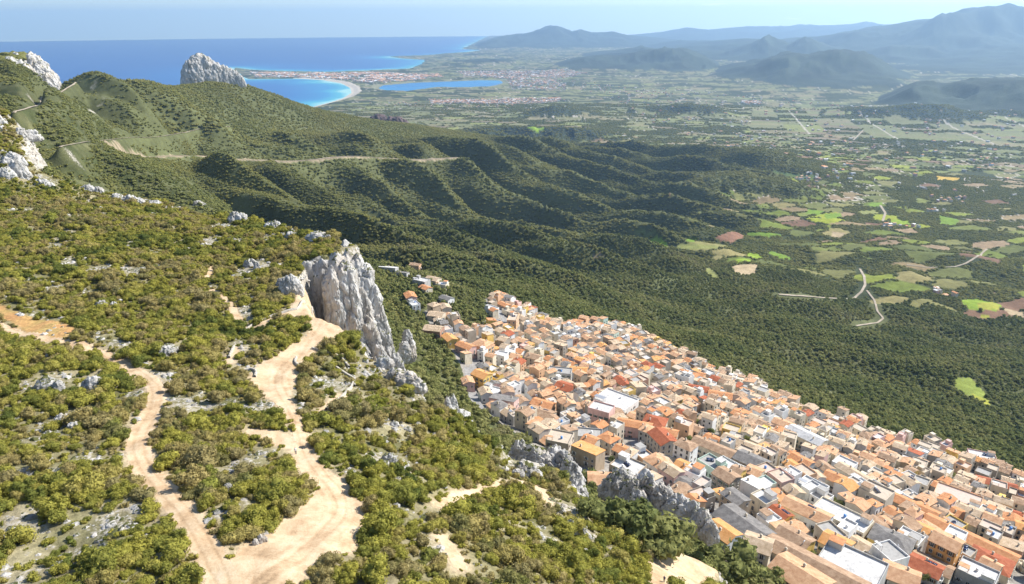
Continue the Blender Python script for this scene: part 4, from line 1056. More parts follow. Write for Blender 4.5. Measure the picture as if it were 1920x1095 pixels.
x, y, z, s_ = forest("far", None, -2000, 3200, 1000, 3900, 9.0, 1500, 3500, 4.4, 7.4, 261, "", lambda x, y, r, a: d_val(x, y, r, a) * np.where((a < -.05) & (r < 1650) & (samp(GZ, x, y) > 330), 0, 1))
scatter("distant_wood", np.stack([x, y, z - .8], -1), s_, SCRUB_C, "far woods and hedgerows on the hills and plain")
x, y, z, s_ = forest("plain", None, -1500, 5200, 3000, 6400, 19, 3450, 6300, 6, 11, 271, "", lambda x, y, r, a: d_val(x, y, r, a) * ((samp(GZ, x, y) > 1.5)))
scatter("plain_hedges", np.stack([x, y, z - 1], -1), s_, SCRUB_C, "hedgerows and groves between the fields of the plain")
print("veg done", round(time.time() - T0, 1))
# ------------------------------------------------------------------ limestone crags
ICO5, ICO4 = ico(6), ico(5)
def worley3(p, seed):
    """nearest cell: distance, gap to the second, a random number per cell"""
    p = p + seed * 3.71; i = np.floor(p).astype(np.int64); b1 = np.full(len(p), 9.); b2 = b1.copy(); hid = np.zeros(len(p), np.int64)
    for dx in (-1, 0, 1):
        for dy in (-1, 0, 1):
            for dz in (-1, 0, 1):
                h = _perm[(_perm[(_perm[(i[:, 0] + dx) & 511] + i[:, 1] + dy) & 511] + i[:, 2] + dz) & 511]
                q = i + (dx, dy, dz) + .5 + _gr[h] * .45
                d = np.abs(p - q); d = .6 * d.max(1) + .4 * np.sqrt((d ** 2).sum(1))
                nb = d < b1; b2 = np.where(nb, b1, np.minimum(b2, d)); hid = np.where(nb, h, hid); b1 = np.minimum(b1, d)
    return b1, b2 - b1, (hid % 97) / 48.0 - 1
def lump(c, dims, seed, rough=.34, lod=5, fis=1.0, tp=.38, rot=0.0):
    v, f = ICO5 if lod >= 5 else ICO4 if lod == 4 else ICO3
    q = np.sign(v) * np.abs(v) ** .78
    sx, sy, sz = dims
    w = q * np.array([sx, sy, sz]); m = min(sx, sy)
    w[:, :2] *= (1 + tp * .6 - tp * q[:, 2:3])                    # broader at the foot
    st = np.array([1, 1, .62])                              # blocks a little taller than wide
    _, g1, c1 = worley3(w * st / (m * .62), seed); _, g2, c2 = worley3(w * st / (m * .27), seed + 1)
    n1 = noise3(w * st / (m * 1.1), seed + 2); n3 = noise3(w / (m * .13), seed + 3); n4 = noise3(w / (m * .06), seed + 4)
    crack = -np.exp(-g1 * 9) * .55 - np.exp(-g2 * 8) * .28
    d = rough * (.75 * n1 + .50 * c1 * np.clip(g1 * 5, 0, 1) + .22 * c2 * np.clip(g2 * 5, 0, 1) + fis * .5 * crack + .16 * n3 + .08 * n4)
    w = w + np.stack([q[:, 0], q[:, 1], q[:, 2] * .55], 1) * (d * m)[:, None]
    w[:, 2] += np.clip(q[:, 2], 0, 1) * min(sz * .25, m * .5) * noise2(w[:, 0] / (m * .6), w[:, 1] / (m * .6), seed + 5)
    c_, s_ = math.cos(rot), math.sin(rot)
    w = np.stack([w[:, 0] * c_ - w[:, 1] * s_, w[:, 0] * s_ + w[:, 1] * c_, w[:, 2]], 1)
    return w + c, f
def place_lump(u, vt, vb, wpx, seed, r=None, deep=.8, sink=.35, lod=5, rough=.34, fis=1.0, tp=.38):
    b = hit(u, vb) if r is None else PR(u, vb, r)
    rr = np.hypot(b[0], b[1]); d3 = np.linalg.norm(b - np.array([0, 0, CAM_Z]))
    w = wpx * d3 / FPX / 2
    dp = w * deep
    top = PR(u, vt, rr + dp * .7); h = max(top[2] - b[2], w * .5)
    dirv = b[:2] / rr
    zc = b[2] + h * (.5 - sink / 2); hz_ = h * (.5 + sink / 2)
    c = np.array([b[0] + dirv[0] * dp * .7, b[1] + dirv[1] * dp * .7, zc])
    rot = math.atan2(-dirv[0], dirv[1])
    return lump(c, (w, dp, hz_), seed, rough=rough, lod=lod, fis=fis, rot=rot, tp=tp)
def crag(name, label, lumps, mat='lime', group=None, cat="rock", seed0=0, **kw):
    parts = []
    for k, a_ in enumerate(lumps):
        o = dict(kw)
        if len(a_) > 4: o.update(a_[4])
        parts.append(place_lump(a_[0], a_[1], a_[2], a_[3], seed0 + k * 7 + 3, **o))
    V, F = tri2quadless(*parts); org = V.mean(0); org[2] = V[:, 2].min()
    o = link(name, raw_mesh(name, V - org, F, [M[mat]], smooth_=True), loc=org)
    return tag(o, label, cat, group)
crag("limestone_cliff", "tall white limestone cliff standing at the rim above the village", [
    (592,490,590,66,dict(r=258,deep=.4,tp=.1)), (618,486,600,56,dict(r=257,deep=.5,tp=.1)), (650,476,618,66,dict(r=250,deep=.8)), (630,500,604,36,dict(r=246)), (660,490,630,44,dict(r=248)), (676,468,640,64,dict(r=262,deep=.9)), (693,490,652,56,dict(r=260,deep=.9)), (706,532,668,50,dict(r=258)),
    (716,565,682,36,dict(r=256)), (725,605,694,24,dict(r=256)), (686,545,662,46,dict(r=250)), (698,600,692,42,dict(r=246)), (680,640,692,34,dict(r=240)), (716,645,714,28,dict(r=240)), (736,622,704,16,dict(r=264)), (655,454,520,54,dict(r=276,tp=.1)), (668,575,660,40,dict(r=246))], seed0=100, lod=5, rough=.36, fis=1.3, deep=.95, sink=.8, tp=.12, mat='limewarm')
crag("rock_pinnacle", "slender white rock needle on the wooded slope behind the cliff foot", [(766,617,668,22,dict(r=300)), (760,640,672,20,dict(r=296))], seed0=200, rough=.4, deep=.8)
crag("rock_pinnacle", "short grey pinnacle at the foot of the tall cliff", [(744,660,704,20,dict(r=250)), (752,676,708,16,dict(r=248))], seed0=210, deep=.8)
crag("rock_outcrop", "white broken ledges below the tall cliff", [(760,696,728,46), (780,708,735,30), (742,690,715,30), (722,668,690,26)], seed0=220, deep=.7, lod=4)
crag("rock_outcrop", "white rock face left of the tall cliff in the scrub", [(547,516,553,34), (530,520,545,20)], seed0=230, deep=.5)
crag("rock_outcrop", "rounded pale boulder tower above the village lane", [(846,737,772,20,dict(r=212)), (840,745,775,12,dict(r=210))], seed0=240, deep=.9, rough=.25)
crag("rock_outcrop", "smooth white boulder beside the pale boulder tower", [(862,768,800,34,dict(r=196)), (880,785,802,14,dict(r=196))], seed0=250, deep=.8, rough=.28)
crag("rock_outcrop", "long jagged grey crag above the first village houses", [(974,828,872,30,dict(r=178)), (998,838,890,44,dict(r=175)), (1022,852,898,40,dict(r=171)), (1044,838,908,46,dict(r=173)), (1068,864,925,38,dict(r=167)), (1010,872,905,34,dict(r=165)), (1040,880,915,30,dict(r=163))], seed0=260, lod=5, rough=.5, fis=1.4, tp=.6)
crag("rock_outcrop", "white boulder heap left of the jagged crag", [(985,868,890,34), (970,880,895,20), (1005,880,893,18)], seed0=280, lod=4)
crag("rock_outcrop", "steep grey rock rib dropping to the hollow", [(1052,903,945,40,dict(r=153)), (1078,910,970,44,dict(r=150)), (1100,938,990,40,dict(r=146)), (1114,958,1004,26,dict(r=143)), (1122,980,1010,16,dict(r=141)), (1085,945,985,26,dict(r=146))], seed0=290, lod=5, rough=.5, fis=1.3, tp=.6)
crag("rock_outcrop", "small pale ledges in the scrub below the rock rib", [(1088,985,1008,22), (1070,975,1000,22), (1052,950,962,12), (1100,1000,1012,14)], seed0=310, lod=4)
crag("rock_outcrop", "broad blue grey crag rising before the village houses", [(1160,878,938,46,dict(r=172)), (1184,898,945,34,dict(r=169)), (1208,890,955,50,dict(r=170)), (1240,908,962,38,dict(r=167)), (1140,902,930,20,dict(r=172)), (1258,930,968,24,dict(r=165)), (1196,920,960,30,dict(r=165))], seed0=320, lod=5, rough=.5, fis=1.4, tp=.6)
crag("rock_outcrop", "low grey rocks right of the broad crag", [(1270,928,968,34,dict(r=164)), (1292,940,985,38,dict(r=162)), (1314,955,1000,32,dict(r=159)), (1330,978,1012,22,dict(r=156))], seed0=340, lod=5, rough=.45, tp=.5)
crag("rock_outcrop", "tall white rock at the left edge of the picture", [(-2,203,278,34,dict(r=480)), (10,235,290,30,dict(r=470)), (-20,210,300,40,dict(r=480))], seed0=350, lod=5)
for k, (a_, lb) in enumerate([([(25,284,312,26), (38,300,332,22), (12,312,335,20)], "white rocks heaped below the rock at the left edge"), ([(55,243,262,24), (40,238,255,12), (72,252,262,12)], "white boulders on the left skyline"), ([(80,334,350,18), (95,342,352,10)], "single white block on the left slope"),
        ([(165,345,358,16), (185,350,362,12)], "white stones at the head of the near slope"), ([(242,366,382,26), (220,362,374,14), (262,370,382,12)], "row of white ledges on the slope edge"), ([(290,374,386,18)], "small white ledge right of the row of ledges"),
        ([(446,396,418,26), (436,402,418,12)], "white pyramid shaped rock on the rim"), ([(512,414,430,24), (530,420,430,12)], "flat white rock on the rim"), ([(545,434,448,16)], "little white rock between rim rocks"), ([(598,434,450,34), (615,440,452,14)], "white slab rock behind the tall cliff"), ([(372,376,386,16)], "pale rock on the rim seam"),
        ([(180,704,738,26), (165,712,735,14)], "white rock between shrubs left of the track"), ([(90,706,730,26), (112,712,732,14)], "cracked rock in scrub at the far left"), ([(312,646,664,28)], "grey slab right of the dirt track"), ([(328,668,678,12)], "small slab under the grey slab"),
        ([(428,906,922,15)], "blue grey boulder among the thicket shrubs"), ([(492,1002,1018,14), (480,1010,1022,9)], "white stones in the gravel clearing"), ([(192,562,578,16), (215,565,580,10)], "grey stones amid the upper scrub"), ([(100,654,668,16)], "white stone near the orange field"),
        ([(470,484,500,18), (482,490,505,10)], "pale ledge above the footpath"), ([(1340,1000,1018,20)], "pale boulder beside the dark tree"), ([(1160,1042,1052,14)], "low stones near the right clearing"), ([(255,783,790,12)], "pale block on the bend of the track"),
        ([(225,540,552,14)], "small grey rock in upper scrub"), ([(120,775,800,22), (140,790,805,16), (150,770,790,12)], "sheet of white limestone in the left scrub"), ([(155,782,792,14), (60,880,890,14), (112,878,890,12)], "scattered white slabs lower in the left scrub"),
        ([(730,850,868,22), (715,862,875,14)], "white limestone patch right of the lane"), ([(740,790,800,14)], "small white slab on the right slope")]):
    crag("rock_outcrop", lb, a_, seed0=400 + k * 11, lod=4, deep=.7, rough=.4)
crag("rocky_peak", "white rock dome crowning the ridge before the sea", [
    (380,101,143,50,dict(r=2295)), (364,112,143,34,dict(r=2290)), (398,113,146,40,dict(r=2295)), (420,122,149,36,dict(r=2295)), (438,130,152,24,dict(r=2295)), (450,140,154,14,dict(r=2290))], seed0=700, lod=5, sink=1.0, rough=.26, fis=1.5, deep=.4, tp=.42)
crag("rocky_peak", "white crag with scrub on top at the far left skyline", [
    (62,96,160,44,dict(r=1400)), (82,118,160,34,dict(r=1390)), (40,108,170,46,dict(r=1370)), (10,130,172,50,dict(r=1350)), (-15,125,175,50,dict(r=1350)), (90,136,160,18,dict(r=1380))], seed0=720, lod=5, sink=.4, mat='limewarm', deep=.8, rough=.36)
tag(link("scrub_cap", raw_mesh("scrub_cap", *tri2quadless(*[lump(PR(u, v, r) , (w, w * .9, 7), 760 + k, lod=4, rough=.3) for k, (u, v, r, w) in enumerate([(5,108,1420,26), (28,106,1420,20), (-25,106,1430,30), (14,114,1405,18)])]), [M['slope']], smooth_=False)), "green scrub growing on top of the left crag", "scrub")
M['redrock'] = noise_col_mat("dark_porphyry", (.07, .055, .055), (.16, .11, .10), .03, .95)
crag("rocky_knoll", "dark reddish rock knoll below the ridge end", [(712,214,228,24,dict(r=3350)), (700,218,228,12,dict(r=3350))], mat='redrock', seed0=740, lod=4)
crag("rocky_knoll", "lower dark rock knoll right of the reddish one", [(738,219,232,28,dict(r=3320)), (755,224,233,18,dict(r=3320))], mat='redrock', seed0=750, lod=4)
# loose stones on bare ground
x, y, g = jgrid(-560, 180, 15, 560, 1.2, 801)
rk = samp(ROCK, x, y); sd = samp(SD, x, y); dd = samp(D_DIRT, x, y); z = H(x, y)
ok = (sd < 12) & (dd > .1) & inview(x, y, z) & (g.uniform(0, 1, len(x)) < np.clip((rk - .10) * 1.1, 0, .5))
STONE_C = bpy.data.collections.new("stones")
for k in range(5):
    v, f = lump(np.zeros(3), (1, .8, .6), 900 + k, lod=3, rough=.5)
    STONE_C.objects.link(bpy.data.objects.new("stone", raw_mesh("stone", v, f, [M['lime']])))
scatter("loose_stones", np.stack([x, y, z], -1)[ok], .18 + .75 * g.uniform(0, 1, ok.sum()) ** 2.5, STONE_C, "white limestone rubble strewn between the shrubs")
print("rocks done", ok.sum(), round(time.time() - T0, 1))
# ------------------------------------------------------------------ village
def tile_mat(name, c1, c2, rough=.85, pitch=3.2):
    m, nt, out = new_mat(name)
    b = N(nt, "ShaderNodeBsdfPrincipled", i_Roughness=rough); b.inputs['Specular IOR Level'].default_value = 0.2
    tc = N(nt, "ShaderNodeTexCoord"); geo = N(nt, "ShaderNodeNewGeometry")
    n = N(nt, "ShaderNodeTexNoise", i_Scale=0.55, i_Detail=8, i_Roughness=.75); nt.links.new(geo.outputs['Position'], n.inputs['Vector'])
    r = ramp(nt, [(.25, tuple(q * .55 for q in c1)), (.42, c1), (.66, c2), (.8, tuple(min(1, q * 1.12) for q in c2))]); nt.links.new(n.outputs[0], r.inputs[0])
    w = N(nt, "ShaderNodeTexWave", i_Scale=pitch, wave_type='BANDS', bands_direction='X'); w.inputs['Distortion'].default_value = .6
    nt.links.new(tc.outputs['Object'], w.inputs['Vector'])
    mr = N(nt, "ShaderNodeMapRange"); mr.inputs[3].default_value = .78; mr.inputs[4].default_value = 1.1; nt.links.new(w.outputs[0], mr.inputs[0])
    vm = N(nt, "ShaderNodeVectorMath", operation='SCALE'); nt.links.new(r.outputs[0], vm.inputs[0]); nt.links.new(mr.outputs[0], vm.inputs['Scale'])
    nt.links.new(vm.outputs[0], b.inputs['Base Color'])
    bp = N(nt, "ShaderNodeBump", i_Strength=.5, i_Distance=.08); nt.links.new(w.outputs[0], bp.inputs['Height']); nt.links.new(bp.outputs[0], b.inputs['Normal'])
    nt.links.new(b.outputs[0], out.inputs[0]); return m
def wall_mat(name, c, dirt=.72):
    m, nt, out = new_mat(name)
    b = N(nt, "ShaderNodeBsdfPrincipled", i_Roughness=.9); b.inputs['Specular IOR Level'].default_value = 0.2
    geo = N(nt, "ShaderNodeNewGeometry"); mp = N(nt, "ShaderNodeMapping"); mp.inputs['Scale'].default_value = (1, 1, .35); nt.links.new(geo.outputs['Position'], mp.inputs[0])
    n = N(nt, "ShaderNodeTexNoise", i_Scale=.7, i_Detail=7, i_Roughness=.7); nt.links.new(mp.outputs[0], n.inputs['Vector'])
    r = ramp(nt, [(.30, tuple(q * dirt for q in c)), (.52, c), (.75, tuple(min(.84, q * 1.08) for q in c))]); nt.links.new(n.outputs[0], r.inputs[0]); nt.links.new(r.outputs[0], b.inputs['Base Color'])
    nt.links.new(b.outputs[0], out.inputs[0]); return m
ROOFC = {'orange': ((.50, .22, .095), (.66, .34, .17)), 'salmon': ((.52, .29, .16), (.70, .45, .27)), 'brown': ((.33, .21, .13), (.51, .36, .24)), 'tan': ((.46, .34, .22), (.64, .50, .36)),
         'red': ((.33, .095, .045), (.46, .16, .08)), 'grey': ((.17, .16, .15), (.30, .28, .26)), 'amber': ((.60, .29, .10), (.70, .39, .17))}
WALLC = {'white': (.76, .75, .72), 'cream': (.66, .58, .44), 'beige': (.54, .47, .37), 'tan': (.45, .36, .26), 'stone': (.32, .28, .23), 'pink': (.64, .42, .37), 'yellow': (.72, .50, .15),
         'peach': (.68, .43, .26), 'mint': (.50, .62, .52), 'grey': (.42, .41, .39), 'orange': (.64, .33, .12), 'brick': (.36, .22, .16)}
for k, (a_, b_) in ROOFC.items(): M['r_' + k] = tile_mat(k + "_tiles", a_, b_)
for k, a_ in WALLC.items(): M['w_' + k] = wall_mat(k + "_render", a_)
M['f_white'] = wall_mat("white_terrace", (.54, .53, .51), .55); M['f_grey'] = wall_mat("grey_terrace", (.36, .35, .33), .7); M['f_pink'] = wall_mat("pinkish_paving", (.54, .43, .36), .8)
M['f_red'] = wall_mat("red_paving", (.46, .17, .10), .8); M['f_tan'] = wall_mat("sandy_terrace", (.50, .42, .33), .75)
def plain_mat(name, c, rough=.5, metal=0.0, spec=.5):
    m, nt, out = new_mat(name); b = N(nt, "ShaderNodeBsdfPrincipled", i_Roughness=rough, i_Metallic=metal); b.inputs['Base Color'].default_value = (*c, 1); b.inputs['Specular IOR Level'].default_value = spec
    nt.links.new(b.outputs[0], out.inputs[0]); return m
M['glass'] = plain_mat("window_glass", (.03, .035, .04), .15); M['frame'] = plain_mat("painted_frame", (.55, .52, .47), .6); M['shut_g'] = plain_mat("green_shutter", (.05, .11, .07), .6); M['shut_b'] = plain_mat("brown_shutter", (.16, .08, .04), .6)
M['solar'] = plain_mat("solar_glass", (.02, .03, .07), .12); M['metal'] = plain_mat("grey_metal", (.45, .45, .45), .4, .6); M['door'] = plain_mat("wood_door", (.14, .07, .035), .6)
M['tank'] = plain_mat("blue_tank", (.10, .25, .55), .4)

def bx(x0, x1, y0, y1, z0, z1):
    v = np.array([(x, y, z) for z in (z0, z1) for y in (y0, y1) for x in (x0, x1)], float)
    return v, np.array([(0, 2, 3, 1), (4, 5, 7, 6), (0, 1, 5, 4), (2, 6, 7, 3), (0, 4, 6, 2), (1, 3, 7, 5)])
def joinq(parts):
    V, F, o = [], [], 0
    for v, f in parts:
        V.append(v); F.append(np.asarray(f) + o); o += len(v)
    return np.concatenate(V), np.concatenate(F)
def roof_parts(L_, W_, H_, typ, sl):
    """(wall solid parts, roof parts) in house space: ridge along x"""
    hl, hw = L_ / 2, W_ / 2; ov = .35; th = .22
    wall, roof = [], []
    B = -6.0
    if typ == 'gable':
        rz = H_ + hw * sl
        v = np.array([(-hl, -hw, B), (hl, -hw, B), (hl, hw, B), (-hl, hw, B), (-hl, -hw, H_), (hl, -hw, H_), (hl, hw, H_), (-hl, hw, H_), (-hl, 0, rz - .03), (hl, 0, rz - .03)])
        f = [(0, 1, 5, 4), (2, 3, 7, 6), (1, 2, 6, 5), (3, 0, 4, 7), (5, 6, 9, 9), (7, 4, 8, 8), (4, 5, 9, 8), (6, 7, 8, 9)]
        wall.append((v, f))
        for s in (-1, 1):
            e = hw + ov; ez = H_ - ov * sl; z0 = rz
            a = [(-hl - ov, 0, z0), (hl + ov, 0, z0), (hl + ov, s * e, ez), (-hl - ov, s * e, ez)]
            v = np.array([(p[0], p[1], p[2] + .02) for p in a] + [(p[0], p[1], p[2] + th) for p in a])
            roof.append((v, [(0, 1, 2, 3), (4, 7, 6, 5), (0, 4, 5, 1), (2, 6, 7, 3), (0, 3, 7, 4), (1, 5, 6, 2)] if s > 0 else [(0, 3, 2, 1), (4, 5, 6, 7), (0, 1, 5, 4), (2, 3, 7, 6), (0, 4, 7, 3), (1, 2, 6, 5)]))
    elif typ == 'shed':
        rz = H_ + W_ * sl * .6
        v = np.array([(-hl, -hw, B), (hl, -hw, B), (hl, hw, B), (-hl, hw, B), (-hl, -hw, rz), (hl, -hw, rz), (hl, hw, H_), (-hl, hw, H_)])
        wall.append((v, [(0, 1, 5, 4), (2, 3, 7, 6), (1, 2, 6, 5), (3, 0, 4, 7), (4, 5, 6, 7)]))
        k = (rz - H_) / W_
        a = [(-hl - .2, -hw - .1, rz + .1 * k), (hl + .2, -hw - .1, rz + .1 * k), (hl + .2, hw + ov, H_ - ov * k), (-hl - .2, hw + ov, H_ - ov * k)]
        v = np.array([(p[0], p[1], p[2] + .02) for p in a] + [(p[0], p[1], p[2] + th) for p in a])
        roof.append((v, [(0, 3, 2, 1), (4, 5, 6, 7), (0, 1, 5, 4), (2, 3, 7, 6), (0, 4, 7, 3), (1, 2, 6, 5)]))
    elif typ == 'hip':
        wall.append(bx(-hl, hl, -hw, hw, B, H_)); rz = H_ + hw * sl; e = .4; rl = max(hl - hw, .4)
        v = np.array([(-hl - e, -hw - e, H_ - .05), (hl + e, -hw - e, H_ - .05), (hl + e, hw + e, H_ - .05), (-hl - e, hw + e, H_ - .05), (-rl, 0, rz), (rl, 0, rz)])
        roof.append((v, [(0, 1, 5, 4), (1, 2, 5, 5), (2, 3, 4, 5), (3, 0, 4, 4), (0, 3, 2, 1)]))
    else:
        p = .75; t = .22
        wall.append(bx(-hl, hl, -hw, hw, B, H_ - .02))
        for a in ((-hl, hl, -hw, -hw + t), (-hl, hl, hw - t, hw), (-hl, -hl + t, -hw + t, hw - t), (hl - t, hl, -hw + t, hw - t)): wall.append(bx(*a, H_ - .02, H_ + p))
        roof.append(bx(-hl + t, hl - t, -hw + t, hw - t, H_ - .1, H_ + .04))
    return joinq(wall), joinq(roof)
def rotz(v, a, c=(0, 0, 0)):
    k, s = math.cos(a), math.sin(a); v = np.asarray(v)
    return np.stack([v[:, 0] * k - v[:, 1] * s, v[:, 0] * s + v[:, 1] * k, v[:, 2]], 1) + np.array(c)
WIN = {}
def window_meshes(tall, mat):
    key = (tall, mat)
    if key not in WIN:
        w, h = .5, (.95 if tall else .65)
        g_ = raw_mesh("window", *bx(-w, w, -.02, .05, -h, h), [M['glass']])
        fr = raw_mesh("frame", *joinq([bx(-w - .12, w + .12, -.02, .10, h, h + .12), bx(-w - .16, w + .16, -.02, .16, -h - .12, -h), bx(-w - .12, -w, -.02, .09, -h, h), bx(w, w + .12, -.02, .09, -h, h), bx(-.04, .04, .05, .075, -h, h)]), [M['frame']])
        sh = raw_mesh("shutter", *bx(-.27, .27, .0, .06, -h, h), [M[mat]])
        WIN[key] = (g_, fr, sh)
    return WIN[key]
DOOR_ME = raw_mesh("door", *bx(-.55, .55, -.02, .06, 0, 2.2), [M['door']])
CHIM_ME = raw_mesh("chimney", *joinq([bx(-.32, .32, -.32, .32, -1.2, 1.0), bx(-.42, .42, -.42, .42, 1.0, 1.12), bx(-.25, .25, -.25, .25, 1.12, 1.4)]), [M['w_beige']])
SOL_ME = raw_mesh("solar_panel", *joinq([bx(-1.6, -.05, -1, 1, 0, .08), bx(.05, 1.6, -1, 1, 0, .08)]), [M['solar']])
def cyl(r, h, k=12):
    an = np.arange(k) / k * 6.2832; ring = np.stack([np.cos(an) * r, np.sin(an) * r, 0 * an], 1)
    v = np.concatenate([ring, ring + (0, 0, h), [[0, 0, h + r * .15]]]); f = [(i, (i + 1) % k, k + (i + 1) % k, k + i) for i in range(k)] + [(k + i, k + (i + 1) % k, 2 * k, 2 * k) for i in range(k)]
    return v, np.array(f)
TANK_ME = raw_mesh("water_tank", *cyl(.55, 1.2), [M['tank']]); TANKW_ME = raw_mesh("water_tank", *cyl(.5, 1.1), [M['w_white']])
ROOM = {}
def dedup_tris(f): return f
def qmesh(name, vf, mat):
    v, f = vf; me = bpy.data.meshes.new(name)
    me.from_pydata([tuple(p) for p in v], [], [tuple(dict.fromkeys(int(i) for i in q)) for q in f]); me.materials.append(mat)
    return me
FLATM = {'white': 'f_white', 'grey': 'f_grey', 'salmon': 'f_pink', 'red': 'f_red', 'tan': 'f_tan', 'brown': 'f_tan', 'orange': 'f_pink', 'amber': 'f_tan'}
HOUSES = []      # dicts: x y ang L W H typ rc wc sl, label...
def house_ok(x, y, rad):
    for h in HOUSES:
        if (h['x'] - x) ** 2 + (h['y'] - y) ** 2 < (rad + h['rad']) ** 2: return False
    return True
def add_house(x, y, ang, L_, W_, H_, typ, rc, wc, **kw):
    c, s = math.cos(ang), math.sin(ang)
    px = np.array([x + c * a * L_ / 2 - s * b * W_ / 2 for a, b in ((1, 1), (1, -1), (-1, 1), (-1, -1), (0, 0))]); py = np.array([y + s * a * L_ / 2 + c * b * W_ / 2 for a, b in ((1, 1), (1, -1), (-1, 1), (-1, -1), (0, 0))])
    zz = H(px, py)
    h = dict(x=x, y=y, ang=ang, L=L_, W=W_, H=H_, typ=typ, rc=rc, wc=wc, z=float(zz.mean()), zmin=float(zz.min()), rad=(L_ + W_) / 4 * .92, sl=kw.get('sl', .36), **{k: v for k, v in kw.items() if k != 'sl'})
    HOUSES.append(h); return h
def corners(h, g=0):
    c, s = math.cos(h['ang']), math.sin(h['ang']); a, b = h['L'] / 2 + g, h['W'] / 2 + g
    return [(h['x'] + c * i * a - s * j * b, h['y'] + s * i * a + c * j * b) for i, j in ((1, 1), (-1, 1), (-1, -1), (1, -1))]
def obb_hit(h, k):
    for A, B in ((h, k), (k, h)):
        c, s = math.cos(A['ang']), math.sin(A['ang'])
        for ax, ha in (((c, s), A['L'] / 2), ((-s, c), A['W'] / 2)):
            pr = [(p[0] - A['x']) * ax[0] + (p[1] - A['y']) * ax[1] for p in corners(B)]
            if min(pr) > ha - .05 or max(pr) < -ha + .05: return False
    return True
